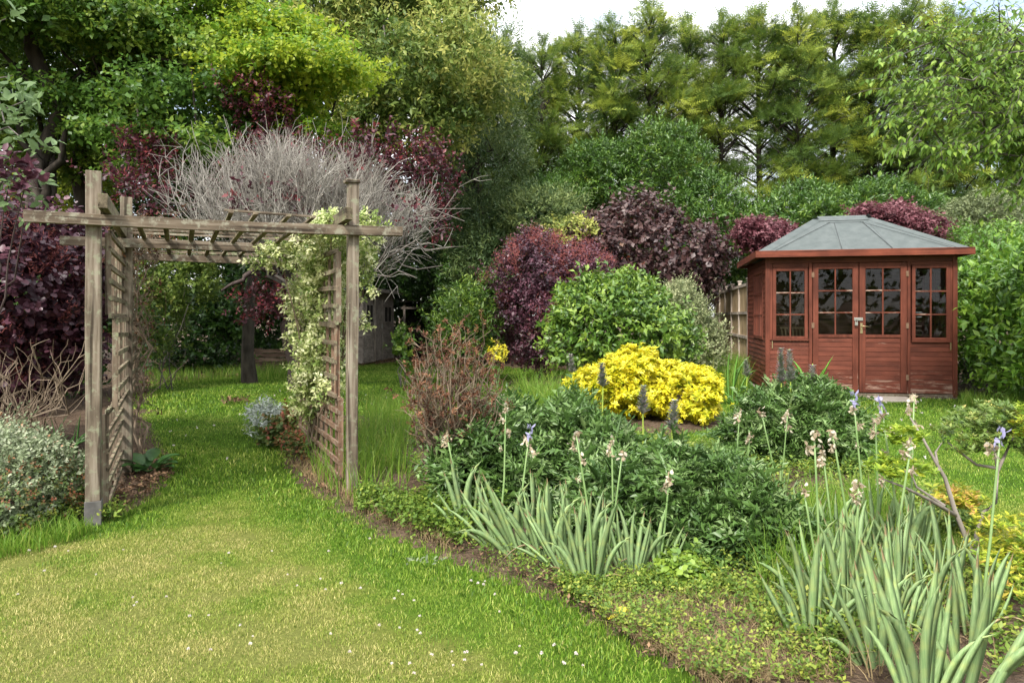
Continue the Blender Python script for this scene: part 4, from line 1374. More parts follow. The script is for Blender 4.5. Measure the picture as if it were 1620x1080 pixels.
# bright maple
bl = []
for (x0, y0, x1, y1, Y, n, s) in ((350, 30, 500, 200, 12.6, 19, .62), (430, 80, 560, 140, 12.2, 8, .5), (300, -30, 440, 90, 13.0, 11, .62), (380, 120, 520, 235, 12.4, 8, .5)):
    bl += sub_clumps(B(x0, y0, x1, y1, Y, 1.1), n, s, .13, seed=int(x0 + 50))
tree('maple_tree', 'bright yellow-green tree with flat layered branches between the beech and golden tree', at(395, 590, 13.8) * [1, 1, 0], at(400, 60, 13.4), .13, bl,
     5200, 6, .32, .085, .06, 'lime', 'bark', planar=True, lo=.25, cut=0, out=.8, up=-.1, rand=.3, flat=.9, splay=.7, tint=(.2, .95), limb_n=20, limb_r=.045)
# golden tree
bl = []
for (x0, y0, x1, y1, Y, n, s) in ((440, -80, 640, 130, 17.5, 34, .62), (560, -120, 770, 60, 18.0, 32, .6), (590, 40, 785, 200, 16.6, 32, .54), (480, 80, 640, 240, 17.0, 16, .5), (640, 120, 740, 240, 16.4, 12, .42)):
    bl += sub_clumps(B(x0, y0, x1, y1, Y, 1.9), n, s, .8, seed=int(x0 + 9))
tree('golden_tree', 'tall golden-tipped tree with hanging leaf clusters above the bare shrub', at(530, 560, 21.5) * [1, 1, 0], at(590, 40, 18.6), .2, bl,
     9500, 7, .42, .135, .055, 'golden', 'bark_grey', out=.7, up=-.35, rand=.4, flat=.45, splay=.7, tint=(.12, .68), tipt=.5, limb_n=40, limb_r=.055, back=.5, kwv=.26)
# fine-leaved rounded trees between golden tree and conifers
for nm, lab, boxes, sd in (('willow_tree', 'soft grey-green willowy tree right of the golden tree, rounded masses', ((735, 150, 825, 300, 20.5, 16, .75), (690, 230, 800, 400, 19.6, 16, .8), (700, 60, 800, 210, 22, 14, .85)), 21),
                           ('willow_tree', 'low willowy green mound at the foot of the conifers, left of the purple hazel', ((780, 320, 900, 420, 18.5, 16, .6), (720, 380, 820, 470, 18.3, 12, .5)), 22)):
    bl = []
    for b_ in boxes: bl += sub_clumps(B(*b_[:5], 1.4), b_[5], b_[6], .8, seed=sd)
    c = np.array(bl)[:, :3].mean(0)
    tree(nm, lab, (c[0], c[1] + .3, 0), (c[0], c[1] + .3, c[2] + .8), .13, bl, 3000, 8, .36, .125, .032, 'willow', 'bark', out=.7, up=.1, rand=.45, splay=.6, tint=(.15, .8), limb_n=14)

# backdrop woodland, one mass beyond the trees
bag = Bag()
bl = []
for (x0, y0, x1, y1, Y, n, s) in ((-400, -200, 500, 560, 21, 130, 1.3), (350, -160, 760, 560, 24, 100, 1.3), (600, 250, 900, 560, 25.5, 60, 1.0), (180, 150, 560, 520, 22, 90, 1.3), (560, 380, 820, 560, 24.5, 40, .9)):
    bl += sub_clumps(B(x0, y0, x1, y1, Y, 1.5), n, s, .7, seed=int(x0 + 777), shellr=(.2, 1.0), front=False)
P, N = shell(bl, 9500, lo=.5, back=.05, zmin=0)
leafy(bag, P, N, 5, .6, .28, .19, T_DIA, out=.6, up=0, flat=.8, tint=(.0, .9), tipt=.3)
o = bag.build('woodland', M['wood']); tag(o, 'dark leafy woodland closing the garden behind the left trees', 'woodland', kind='stuff')
# pale foliage beyond the trunks, its backlight put into the leaf colour
shrub('yellow_green_shrub', 'pale yellow-green foliage between the dark trunks left of the pergola, backlight painted into its colour', 'shrub', [B(72, 245, 175, 345, 15.5, .6), B(30, 260, 90, 330, 15.8, .5)], 900, 6, .22, .10, .07, 'backlit', stems=4, tint=(.2, 1))
shrub('yellow_green_shrub', 'yellow-green conifer-like shrub seen through the pergola, upper left of its opening', 'shrub', [B(228, 400, 335, 480, 12.5, .6), B(225, 440, 280, 560, 12.6, .6)], 800, 7, .2, .07, .04, 'golden', stems=4, tint=(.05, .6))
shrub('yellow_shrub', 'small golden shrub peeping out above the mid purple smoke bush', 'shrub', [B(868, 350, 945, 400, 16.8, .45)], 220, 6, .2, .09, .05, 'golden', stems=3, tint=(.6, 1))

# dark evergreen undergrowth
ev = 'evergreen_shrub'
evs = [((225, 470, 372, 586, 16.2), 'dark evergreen shrub at the far lawn edge, seen through the pergola left'),
       ((340, 430, 470, 578, 18.6), 'dark evergreen shrub behind the compost bin'),
       ((225, 410, 480, 500, 17.5), 'tall dark evergreen seen through the top of the pergola opening'),
       ((620, 340, 740, 470, 21.5), 'dark evergreen rising over the roof of the grey shed'),
       ((690, 400, 800, 560, 19.0), 'dark green shrub right of the grey shed'),
       ((40, 380, 150, 600, 11.0), 'dark shrub behind the purple bush, just left of the pergola'),
       ((170, 215, 330, 380, 17.0), 'dark evergreen crown showing between the beech and the pergola'),
       ((300, 250, 460, 400, 18.0), 'dark evergreen crown behind the bare twigs'),
       ((-120, 480, 40, 620, 9.0), 'shaded shrub under the purple bush at the left edge'),
       ((590, 400, 720, 560, 25.0), 'dark evergreen behind the lean-to'),
       ((480, 400, 640, 470, 22.5), 'shaded evergreen behind the variegated climber')]
for (b_, lab) in evs:
    shrub(ev, lab, 'shrub', [B(*b_, .9), ], 1000, 7, .22, .12, .062, 'laurel_dark', T_DIA, group='dark evergreens round the far lawn', stems=5, tint=(.05, .7), lump=.2, splay=.75)
# laurel-like greenery in front of the conifers, behind the purple hazel
for (b_, lab) in (((900, 235, 1000, 350, 21.5), 'pale-tipped laurel rising behind the top of the purple hazel, left part'),
                  ((985, 205, 1110, 330, 21.0), 'tall laurel with pointed pale shoots against the conifers'),
                  ((1060, 290, 1190, 400, 20.0), 'glossy laurel between the purple hazel and the summerhouse roof'),
                  ((800, 290, 930, 390, 21.0), 'glossy laurel above the mid purple smoke bush'),
                  ((1110, 380, 1215, 470, 22.5), 'glossy laurel overhanging the pale fence'),
                  ((1200, 310, 1330, 400, 19.5), 'laurel behind the left slope of the summerhouse roof'),
                  ((1320, 300, 1480, 380, 20.0), 'shaded laurel behind the right slope of the summerhouse roof')):
    shrub('laurel', lab, 'shrub', sub_clumps(B(*b_, .8), 12, .55, .75, seed=b_[0]) + [B(*b_, .6)], 1150, 7, .26, .135, .045, 'shrub', T_DIA, group='laurels in front of the conifers', stems=6, tint=(.0, .6), lump=.2, splay=.6, up=.35)

# ------------------------------------------------------------------ plum tree and the bare twiggy crown over the pergola
pb = at(470, 608, 12.6) * [1, 1, 0]
PL = thing('plum_tree', 'dark purple-leaved plum with leaning trunk behind the pergola', 'tree', tuple(pb))
trunk_part(PL, pb, at(428, 420, 12.0), .13, .07, 'bark_red', .03)
tg = [at(x, y, Y) for x, y, Y in ((380, 330, 11), (470, 200, 11.5), (540, 300, 11), (300, 300, 10.6), (250, 300, 11), (420, 150, 11.8), (600, 280, 11.2), (640, 330, 11), (230, 230, 11.5), (350, 460, 11.6), (560, 420, 12))]
P, R = limbs(at(428, 420, 12.0), tg, .06, .02, 8, .05, .05)
wood('branch', P, R, 'bark_red', PL, 6)
bag = Bag()
pbl = []
for (x0, y0, x1, y1, Y, n, s) in ((365, 112, 468, 215, 11.6, 10, .28), (190, 195, 300, 300, 11.0, 12, .26), (290, 230, 700, 400, 11.2, 46, .36), (300, 225, 560, 260, 11.5, 10, .25),
                                  (380, 410, 560, 520, 12.2, 13, .3), (560, 215, 730, 330, 11.2, 14, .26), (150, 255, 260, 330, 9.5, 10, .2), (300, 260, 690, 370, 9.0, 14, .16), (320, 225, 690, 280, 9.6, 12, .18), (640, 270, 735, 400, 11.0, 8, .2)):
    pbl += sub_clumps(B(x0, y0, x1, y1, Y, .9), n, s, .8, seed=x0 + y0, shellr=(.1, 1))
P, N = shell(pbl, 3600, lo=.3, cut=0, back=.6)
leafy(bag, P, N, 6, .22, .07, .04, T_DIA, out=.6, up=.15, rand=.5, splay=.7, tint=(.1, .8), tipt=.5)
part(bag, 'crown', 'plum', PL)

bb_ = at(490, 655, 9.4) * [1, 1, 0]
BT = thing('bare_shrub', 'large leafless shrub with a dome of pale grey twigs over the pergola', 'shrub', tuple(bb_))
trunk_part(BT, bb_, at(492, 470, 9.3), .075, .055, 'bark_grey', .02)
dome = B(212, 214, 722, 560, 9.3, 1.6)
ends = []
r = np.random.default_rng(4)
while len(ends) < 62:
    d = norm(r.normal(size=3))
    if d[2] < .10: continue
    q = r.uniform(.45, .84)
    ends.append(np.array(dome[:3]) + d * q * np.array(dome[3:]))
side_t = [at(x, y, Y) for x, y, Y in ((735, 350, 9.0), (720, 390, 8.8), (700, 420, 9.2), (745, 330, 9.3), (660, 440, 8.7), (690, 345, 9.6), (725, 300, 9.5), (640, 400, 8.4))]
P, R = limbs(at(492, 470, 9.3), ends + side_t, .026, .006, 8, .10, .06)
wood('branch', P, R, 'bark_grey', BT, 5)
# twigs: from along the limbs, up and outward
src, dirs = [], []
c0 = np.array(dome[:3]) - [0, 0, .6]
for i in range(4000):
    a = r.integers(len(P)) if r.random() < .45 else r.integers(62); j = r.integers(3, 8) if a < 62 else r.integers(3, 8)
    if a >= 62 and r.random() < .5: continue
    src.append(P[a, j] + r.normal(size=3) * .03)
    o_ = norm(P[a, j] - c0)
    dirs.append(norm(o_ * .7 + np.array([0, 0, .75 if a < 62 else .15]) + r.normal(size=3) * .45))
src, dirs = np.array(src), np.array(dirs)
L = r.uniform(.25, .85, len(src))
tipp = src + dirs * L[:, None]
keep = np.sum(((tipp - np.array(dome[:3])) / np.array(dome[3:])) ** 2, 1) < 1.12
keep |= (r.random(len(tipp)) < .12)
src, dirs, L, tipp = src[keep], dirs[keep], L[keep], tipp[keep]
T1 = curve_pts(src, tipp, 5, .05, .035)
V1, F1 = tubes_np(T1, np.linspace(.0042, .0017, 5)[None] * r.uniform(.5, 1.7, (len(T1), 1)), 3)
s2 = T1[:, 2] ; e2 = s2 + norm(dirs + r.normal(size=dirs.shape) * .5) * (L * .45)[:, None]
T2 = curve_pts(s2, e2, 3, .03, .04)
V2, F2 = tubes_np(T2, np.linspace(.0036, .0018, 3)[None] * np.ones((len(T2), 1)), 3)
hold(obj_np('twig', np.concatenate([V1, V2]), np.concatenate([F1, F2 + len(V1)]), M['twig']), BT)
BT.children[-1]['kind'] = 'stuff'

# ------------------------------------------------------------------ purple smoke bushes
def smoke(label, blobs, n, ll, plume_n, ps, base=None):
    t = shrub('smoke_bush', label, 'shrub', blobs, n, 8, ll * 3.2, ll, ll * .78, 'smoke', T_ROUND if ll < .057 else T_LEAF, base=base, stems=10, stem_mat='bark_red', lump=.16, tint=(.1, .75), tipt=.35, up=.35, splay=.75, inner=.4)
    bag = Bag()
    P, N = shell(blobs, plume_n, lo=1.0, hi=1.16, back=.3, lump=.16)
    ok = rng.random(len(P)) < np.clip(.45 + .7 * N[:, 2], .12, 1)
    P, N = P[ok], N[ok]
    m = 80
    Q = np.repeat(P, m, 0) + rng.normal(size=(len(P) * m, 3)) * ps * .5
    bag.add(*place(T_DIA, Q, rng.normal(size=Q.shape) + [0, 0, .4], rng.normal(size=Q.shape), ps * .42, ps * .06, np.repeat(rng.random(len(P)), m) * .8 + rng.random(len(Q)) * .3))
    part(bag, 'plume', 'plume', t)
    return t
smoke('dense purple smoke bush with reddish fluffy plumes at the left picture edge', [B(-190, 350, 110, 600, 6.4, .9), B(20, 380, 138, 540, 6.6, .6), B(-60, 480, 125, 620, 6.7, .7), B(-200, 330, 60, 470, 6.2, .7)], 2100, .056, 320, .13)
smoke('dark purple smoke bush on the far side of the lawn, behind the glossy green shrub', [B(785, 380, 900, 500, 14.0, .8), B(790, 440, 900, 575, 14.0, .9), B(870, 395, 962, 480, 14.4, .7), B(820, 372, 880, 430, 14.2, .5)], 2100, .058, 230, .16)
# sprig of purple and downy green leaves hanging in at the upper left
FR = thing('fruit_tree', 'downy grey-green leafy branches hanging in at the upper left edge', 'tree', tuple(at(-260, 700, 6.2) * [1, 1, 0]))
trunk_part(FR, at(-260, 700, 6.2) * [1, 1, 0], at(-230, 60, 6.0), .07, .04, 'bark_grey')
tg = [at(x, y, Y) for x, y, Y in ((40, 160, 5.0), (58, 245, 5.0), (30, 215, 4.9), (20, 120, 5.1), (70, 300, 5.2), (10, 30, 5.2), (50, 340, 5.1), (15, 290, 5.0), (-30, 180, 5.0), (-40, 80, 5.2), (25, 180, 5.1), (5, 320, 5.1))]
P, R = limbs(at(-235, 220, 6.0), tg, .02, .004, 8, .03, .04)
wood('branch', P, R, 'bark_grey', FR, 5)
bag = Bag()
for j in range(4, 8):
    nn = np.repeat(P[:, j], 3, 0) + rng.normal(size=(len(P) * 3, 3)) * .035
    leafy(bag, nn, norm(rng.normal(size=nn.shape) + [.4, -.3, .2]), 5, .10, .085, .042, T_OVAL, out=.7, up=.3, splay=.8, tint=(.1, 1))
part(bag, 'crown', 'fruit_leaf', FR)
PS = thing('purple_shoot', 'purple-leaved shoot of big smooth leaves above the smoke bush at the left edge', 'shrub', tuple(at(-60, 640, 5.6) * [1, 1, 0]))
P, R = limbs(at(-60, 640, 5.6) * [1, 1, 0], [at(x, y, 5.0) for x, y in ((20, 262), (5, 285), (42, 285), (-15, 265), (30, 300))], .012, .004, 8, .03, .02)
wood('stem', P, R, 'bark_red', PS, 5)
bag = Bag(); nn = np.repeat(P[:, 7], 5, 0) + rng.normal(size=(25, 3)) * .03
leafy(bag, nn, norm(rng.normal(size=nn.shape) + [0, -.3, .6]), 6, .09, .075, .05, T_OVAL, out=.6, up=.5, tint=(.3, 1)); part(bag, 'foliage', 'smoke', PS)

# ------------------------------------------------------------------ shrubs of the back border
shrub('purple_hazel', 'large bronze-purple hazel with broad leaves in front of the laurels', 'shrub',
      [B(900, 345, 1140, 455, 17.2, 1.2), B(955, 318, 1060, 420, 17.2, .9), B(1040, 380, 1135, 445, 17.0, .8), B(890, 365, 985, 430, 17.2, .7), B(930, 400, 1120, 500, 17.4, 1.2)],
      1300, 7, .34, .125, .10, 'hazel', T_LEAF, stems=10, lump=.14, tint=(.15, .75), tipt=.35, up=.25, splay=.8)
shrub('green_shrub', 'rounded glossy mid-green shrub behind the yellow bush', 'shrub',
      [B(872, 490, 970, 580, 11.0, .7), B(930, 470, 1060, 600, 10.9, .8), B(885, 452, 975, 530, 11.2, .5), B(955, 446, 1030, 520, 11.0, .5), B(1015, 500, 1092, 585, 11.2, .5)],
      1700, 7, .22, .10, .054, 'shrub', T_LEAF, stems=10, lump=.14, tint=(.2, .85), tipt=.35, up=.4, splay=.7)
shrub('grey_green_shrub', 'fine grey-green variegated shrub left of the pale fence', 'shrub',
      [B(1035, 460, 1105, 560, 13.2, .6), B(1060, 500, 1130, 585, 12.8, .5), B(1080, 530, 1138, 590, 12.6, .4)],
      2600, 8, .2, .045, .026, 'pitto', T_DIA, stems=8, lump=.2, tint=(.15, .9), tipt=.25, up=.5, splay=.55)
shrub('spiky_green_shrub', 'light green shrub of narrow leaves left of the mid purple smoke bush', 'shrub',
      [B(690, 500, 780, 575, 13.6, .4), B(705, 465, 745, 530, 13.8, .25), B(745, 450, 785, 520, 13.9, .25)], 480, 7, .32, .10, .03, 'shrub', T_DIA, stems=6, lump=.25, tint=(.2, 1), up=.4, splay=.6)
shrub('green_sapling', 'slim bright green leafy shoots in front of the grey shed door edge', 'shrub',
      [B(628, 525, 646, 575, 13.0, .1)], 45, 6, .14, .08, .05, 'shrub', T_OVAL, stems=3, tint=(.4, .9))
shrub('yellow_flowers', 'small clump of yellow flowers beside the foot of the purple smoke bush', 'flowers',
      [B(778, 545, 800, 572, 12.8, .15)], 40, 5, .08, .05, .04, 'choisya', T_DIA, stems=5, stem_mat='stem_green', tint=(.6, 1))

# yellow choisya: rosettes on a dome
CH = shrub('yellow_bush', 'brilliant yellow mounded bush in the middle of the garden', 'shrub',
           [B(905, 575, 1030, 655, 8.9, .55), B(955, 560, 1075, 662, 8.9, .6), B(1030, 585, 1138, 670, 8.7, .5)],
           1500, 11, .045, .064, .029, 'choisya', T_DIA, stems=10, lump=.16, tint=(.2, .8), tipt=.35, up=.75, rand=.3, splay=.95, flat=.7, inner=.5, lo=.78, lumps=10, tvar=.08)

# acanthus-like cut-leaved perennial masses
def acanthus(label, blobs, n, ll, base=None):
    n = int(n * 2.6); ll = ll * .66
    bm = np.array(blobs)[:, :2].mean(0)
    t = thing('acanthus', label, 'perennial', (bm[0], bm[1], 0), group='dark cut-leaved clumps in the island bed')
    bag = Bag()
    P, N = shell(blobs, n, lo=.74, hi=1.08, zmin=.06, back=.3, lump=.24, cut=.7)
    D = norm(N * .8 + np.array([0, 0, .25]) + rng.normal(size=N.shape) * .6)
    Nn = norm(np.array([0, 0, .8]) + N * .5 + rng.normal(size=N.shape) * .3)
    for q in range(5):
        e = slice(q, None, 5); m = len(P[e])
        bag.add(*place(T_ACANS[q], (P - D * ll * .45)[e], D[e], Nn[e], ll * rng.uniform(.5, 1.4, m), ll * .62 * rng.uniform(.6, 1.2, m), rng.beta(1.6, 2.0, m)))
    P, N = shell(blobs, n // 2, lo=.3, hi=.72, zmin=.06, back=.3, cut=0)
    bag.add(*place(T_ACAN, P - N * ll * .4, norm(N + rng.normal(size=N.shape) * .5), norm(np.array([0, 0, .8]) + rng.normal(size=N.shape) * .4), ll * 1.1, ll * .7, rng.beta(1.6, 2.0, len(P))))
    part(bag, 'foliage', 'acan', t)
    b = np.array(blobs); base_ = np.array([t.location.x, t.location.y, 0])
    Q, _ = shell(blobs, 26, lo=.3, hi=.9, zmin=.1, back=1)
    PP = curve_pts(base_ + np.column_stack([rng.normal(size=(len(Q), 2)) * .08, np.zeros(len(Q))]), Q, 6, .12, .03)
    wood('stem', PP, np.linspace(.008, .004, 6)[None] * np.ones((len(PP), 1)), 'stem_green', t, 5)
    return t
acanthus('broad dark green cut-leaved mound right of the withered brown shrub', [B(690, 668, 850, 850, 4.8, .5), B(725, 640, 885, 780, 5.4, .55)], 680, .24, gd(790, 775))
acanthus('dark green cut-leaved mound in front of the yellow bush', [B(820, 648, 965, 810, 5.3, .55), B(880, 680, 1020, 840, 4.9, .45)], 620, .24, gd(930, 790))
acanthus('front cut-leaved mound behind the bluish iris fans', [B(890, 722, 1050, 890, 4.2, .45), B(980, 718, 1120, 915, 4.1, .45)], 620, .21, gd(1010, 870))
acanthus('cut-leaved mound trailing towards the right hand irises', [B(1070, 735, 1215, 915, 4.1, .45), B(1110, 765, 1245, 935, 3.85, .4)], 620, .21, gd(1160, 880))
acanthus('separate rounded cut-leaved clump in front of the summerhouse doors', [B(1152, 622, 1280, 780, 6.3, .45), B(1215, 605, 1330, 700, 6.4, .4), B(1235, 640, 1362, 782, 6.2, .45)], 640, .24, gd(1260, 775))


def spike(label, px, ytop, ymid, ybot, Y):
    """Flower spike: bare stem with a column of hooded bracts."""
    a, m_, b = at(px, ybot, Y), at(px + random.uniform(-3, 3), ymid, Y), at(px + random.uniform(-4, 4), ytop, Y)
    t = thing('flower_spike', label, 'flower', (a[0], a[1], max(0.0, a[2])), group='grey acanthus flower spikes')
    hold(Geo().tube([a, (a + m_) / 2, m_, b], [.007, .007, .006, .003], 6).build('stem', M['stem_yellow'], None, smooth=True), t)
    bag = Bag()
    H = np.linalg.norm(b - m_)
    for lay in range(int(H / .018)):
        f = lay * .018 / H
        k = 5
        an = lay * .9 + np.arange(k) * 2 * np.pi / k
        p = np.repeat((m_ + (b - m_) * f)[None], k, 0)
        d = np.stack([np.cos(an), np.sin(an), np.full(k, .75)], 1)
        bag.add(*place(T_OVAL, p, d, np.stack([-np.cos(an) * .5, -np.sin(an) * .5, np.ones(k)], 1), .080 * (1 - .5 * f), .040 * (1 - .3 * f), rng.uniform(0, 1, k)))
    part(bag, 'flower_head', 'spike', t)
for a in (('grey flower spike standing against the left of the yellow bush', 952, 573, 612, 720, 6.2), ('grey flower spike against the middle of the yellow bush', 1018, 608, 655, 760, 5.6),
          ('grey flower spike low at the right foot of the yellow bush', 1066, 632, 680, 800, 5.3), ('tall grey spike by the left corner of the summerhouse', 1237, 550, 606, 680, 6.3),
          ('second tall grey spike overlapping its neighbour at the summerhouse corner', 1252, 552, 604, 690, 6.1), ('short grey spike in front of the summerhouse left window', 1284, 575, 626, 690, 6.4),
          ('small grey spike at the foot of the fence', 1180, 568, 596, 640, 8.5), ('thin grey spike left of the yellow bush over the grasses', 903, 560, 590, 660, 8.4)):
    spike(*a)


# ------------------------------------------------------------------ withered brown shrub
wb = gd(706, 800)
WB = thing('withered_shrub', 'withered brown shrub of upright twigs and dry seed clusters beside the pergola', 'shrub', tuple(wb))
r = np.random.default_rng(8)
tips = []
for i in range(70):
    fx = r.uniform(-1, 1)
    px = 706 + fx * r.uniform(20, 92) + (12 if fx > 0 else 0); py = r.uniform(515, 640) + abs(fx) * 30
    tips.append(at(px, py, wb[1] + r.uniform(-.45, .45)))
P, R = limbs(wb, tips, .011, .003, 8, .02, .045)
wood('stem', P, R, 'twig_brown', WB, 5)
a = r.integers(0, len(P), 900); j = r.integers(2, 8, 900)
src = P[a, j]; dr_ = norm(norm(P[a, 7] - P[a, 0]) + r.normal(size=(900, 3)) * .5)
T1 = curve_pts(src, src + dr_ * r.uniform(.06, .2, 900)[:, None], 4, 0, .06)
V, F = tubes_np(T1, np.linspace(.003, .0012, 4)[None] * np.ones((900, 1)), 3)
hold(obj_np('twig', V, F, M['twig_brown']), WB)
sel = (j >= 4)
Q = T1[sel][:, 3]
Q = np.concatenate([Q[::2], P[:, 7], T1[sel][:, 2][::4], P[:, 6]])
bag = Bag(); leafy(bag, Q, norm(r.normal(size=Q.shape) + [0, 0, .4]), 10, .05, .023, .012, T_DIA, out=.6, up=.4, rand=.4, splay=.7, flat=.2, tint=(0, 1))
part(bag, 'foliage', 'brown', WB)

# bare little shrub and grey variegated shrub at the left
nb = gd(20, 775)
NB = thing('bare_bush', 'small leafless twiggy bush behind the grey variegated shrub at the left', 'shrub', tuple(nb))
tips = [at(r.uniform(-60, 140), r.uniform(545, 650), nb[1] + r.uniform(-.4, .4)) for _ in range(34)]
P, R = limbs(nb, tips, .009, .003, 7, .05, .06); wood('stem', P, R, 'twig_brown', NB, 5)
a = r.integers(0, len(P), 260); j = r.integers(2, 7, 260); src = P[a, j]
T1 = curve_pts(src, src + norm(norm(P[a, 6] - P[a, 0]) + r.normal(size=(260, 3)) * .55) * r.uniform(.08, .3, 260)[:, None], 4, 0, .05)
V, F = tubes_np(T1, np.linspace(.0035, .0015, 4)[None] * np.ones((260, 1)), 3); hold(obj_np('twig', V, F, M['twig_brown']), NB)
shrub('variegated_shrub', 'low grey-white variegated shrub with orange tints at the bottom left edge', 'shrub',
      [B(-110, 690, 65, 850, 4.5, .38), B(0, 720, 92, 838, 4.45, .3)], 1900, 7, .09, .026, .016, 'greyleaf', T_DIA, stems=14, stem_r=.006, lump=.25, tint=(.0, .72), tipt=.15, up=.4, splay=.6, base=gd(10, 835))

VS = [o_ for o_ in bpy.data.objects if o_.name.startswith('variegated_shrub')][0]
bag = Bag(); P, N = shell([B(-110, 740, 85, 860, 4.4, .4), B(0, 740, 108, 842, 4.38, .34)], 800, lo=.9, hi=1.08)
leafy(bag, P, N, 6, .07, .022, .014, T_DIA, out=.8, up=.4, tint=(.1, .8)); part(bag, 'rusty_foliage', 'rust_weed', VS)

# ------------------------------------------------------------------ variegated climber on the right trellis
EU = thing('variegated_climber', 'cream and green variegated climber smothering the right trellis of the pergola', 'climber', tuple(at(500, 700, 6.3) * [1, 1, 0]))
eb = [B(462, 420, 500, 560, 6.4, .2), B(486, 352, 560, 430, 5.7, .25), B(478, 395, 548, 470, 5.9, .25), B(500, 345, 548, 372, 5.4, .12), B(400, 398, 495, 420, 6.1, .12), B(488, 450, 545, 540, 5.9, .22),
      B(480, 520, 540, 600, 5.8, .22), B(468, 560, 522, 625, 6.0, .2), B(468, 610, 512, 660, 6.1, .15), B(565, 365, 600, 400, 5.5, .12), B(566, 400, 584, 440, 5.6, .1),
      B(563, 448, 588, 466, 5.6, .06), B(565, 505, 578, 518, 5.6, .05), B(430, 380, 510, 400, 6.1, .1),
      B(560, 345, 600, 360, 5.6, .06), B(505, 590, 535, 640, 5.6, .12)]
bag = Bag()
P, N = shell(eb, 3700, lo=.5, hi=1.12, lump=.25, cut=.3, back=.6)
leafy(bag, P, N, 7, .085, .034, .020, T_DIA, out=.7, up=.25, rand=.5, splay=.7, tint=(.05, .95), tipt=.2)
part(bag, 'foliage', 'euon', EU)
P, R = limbs(at(497, 700, 6.25) * [1, 1, 0], [np.array(b[:3]) for b in eb], .013, .004, 9, .03, .016); wood('stem', P, R, 'twig_brown', EU, 5)
# dead creeper strands on the left trellis
CR = thing('dead_creeper', 'dry brown creeper stems tangled in the left trellis', 'climber', tuple(at(222, 720, 6.6) * [1, 1, 0]))
s_, e_ = [], []
for i in range(150):
    px = r.uniform(205, 236); py = r.uniform(360, 640)
    p = at(px, py, 6.4 + r.uniform(-.25, .5)); s_.append(p); e_.append(p + r.normal(size=3) * [.1, .1, .16] + [0, 0, .04])
for i in range(60):
    p = at(r.uniform(185, 250), r.uniform(350, 405), 6.2 + r.uniform(-.5, .6)); s_.append(p); e_.append(p + r.normal(size=3) * [.14, .14, .08])
s_.append(at(226, 720, 6.4)); e_.append(at(230, 480, 6.6))
T1 = curve_pts(np.array(s_), np.array(e_), 6, .1, .14); wood('stem', T1, np.linspace(.004, .002, 6)[None] * np.ones((len(T1), 1)), 'twig_brown', CR, 4)
P, R = limbs(at(222, 715, 6.4), [at(216, 380, 6.6), at(228, 420, 6.5), at(212, 500, 6.5)], .012, .006, 12, .02, .03); wood('stem', P, R, 'twig_brown', CR, 5)
bag = Bag(); Q = T1[:, 5]; leafy(bag, Q, norm(r.normal(size=Q.shape)), 4, .05, .03, .018, T_DIA, tint=(0, 1)); part(bag, 'foliage', 'brown', CR)

# ------------------------------------------------------------------ right side: hedge, maples, cherry, olive
shrub('laurel_hedge', 'bright glossy laurel hedge filling the right side beyond the summerhouse', 'hedge',
      [B(1500, 400, 1640, 600, 12.6, 1.0), B(1575, 385, 1760, 600, 10.8, 1.0), B(1560, 430, 1700, 640, 10.6, .8), B(1640, 420, 1850, 640, 9.6, .9), B(1500, 440, 1600, 620, 13.4, .8)],
      2700, 6, .26, .14, .06, 'laurel', T_LEAF, stems=10, lump=.1, tint=(.15, .85), tipt=.3, up=.25, splay=.7, zmin=.25, base=(7.9, 11.6, 0))
shrub('back_hedge', 'low clipped hedge strip behind the laurel hedge at the right', 'hedge', [B(1470, 362, 1640, 420, 15.8, .7), B(1600, 350, 1800, 430, 15.2, .8)], 1000, 6, .16, .1, .035, 'laurel', T_DIA, stems=6, tint=(.1, .8))
shrub('olive_shrub', 'rounded grey-green shrub above the hedge, right of the summerhouse roof', 'shrub', [B(1492, 322, 1612, 385, 18.0, .9), B(1520, 314, 1590, 360, 18.0, .7)], 1300, 7, .24, .07, .035, 'pitto', T_DIA, stems=8, tint=(.05, .6), lump=.2)
for lab, bs in (('dark red Japanese maple showing over the right slope of the summerhouse roof', [B(1352, 333, 1396, 350, 15.6, .4), B(1396, 330, 1438, 350, 15.8, .4), B(1436, 348, 1490, 374, 15.4, .4), B(1380, 345, 1450, 368, 15.7, .5)]),
                ('purple-pink Japanese maple showing left of the summerhouse roof', [B(1172, 356, 1212, 384, 15.8, .4), B(1200, 362, 1252, 396, 15.6, .5)])):
    shrub('japanese_maple', lab, 'tree', bs, 1100, 6, .2, .085, .07, 'maple', T_STAR, stems=6, stem_mat='bark_red', tint=(.15, .9), up=-.1, flat=1, lump=.2)
cb = at(1800, 640, 8.2) * [1, 1, 0]
CT = thing('cherry_tree', 'cherry tree reaching in from the right with drooping toothed leaves', 'tree', tuple(cb))
trunk_part(CT, cb, at(1790, 250, 8.2), .12, .08, 'bark_grey')
tg = [at(x, y, Y) for x, y, Y in ((1480, 62, 7.6), (1420, 90, 7.4), (1560, 30, 7.8), (1500, 120, 7.2), (1440, 225, 7.4), (1420, 190, 7.6), (1500, 180, 7.3), (1560, 130, 7.5), (1530, 250, 7.4), (1590, 210, 7.2), (1600, 290, 7.3),
                                  (1610, 60, 7.0), (1580, 5, 7.3), (1620, 150, 6.8), (1480, 250, 7.7), (1550, 190, 7.9), (1620, 240, 7.6), (1530, 85, 7.9), (1470, 150, 7.8), (1655, 100, 7.2), (1680, 200, 7.2), (1430, 130, 7.8), (1590, 110, 8.0), (1640, 20, 7.8))]
P, R = limbs(at(1790, 230, 8.2), tg, .035, .006, 10, .05, .035)
wood('branch', P, R, 'bark_grey', CT, 6)
bag = Bag()
SR, DR_ = [], []
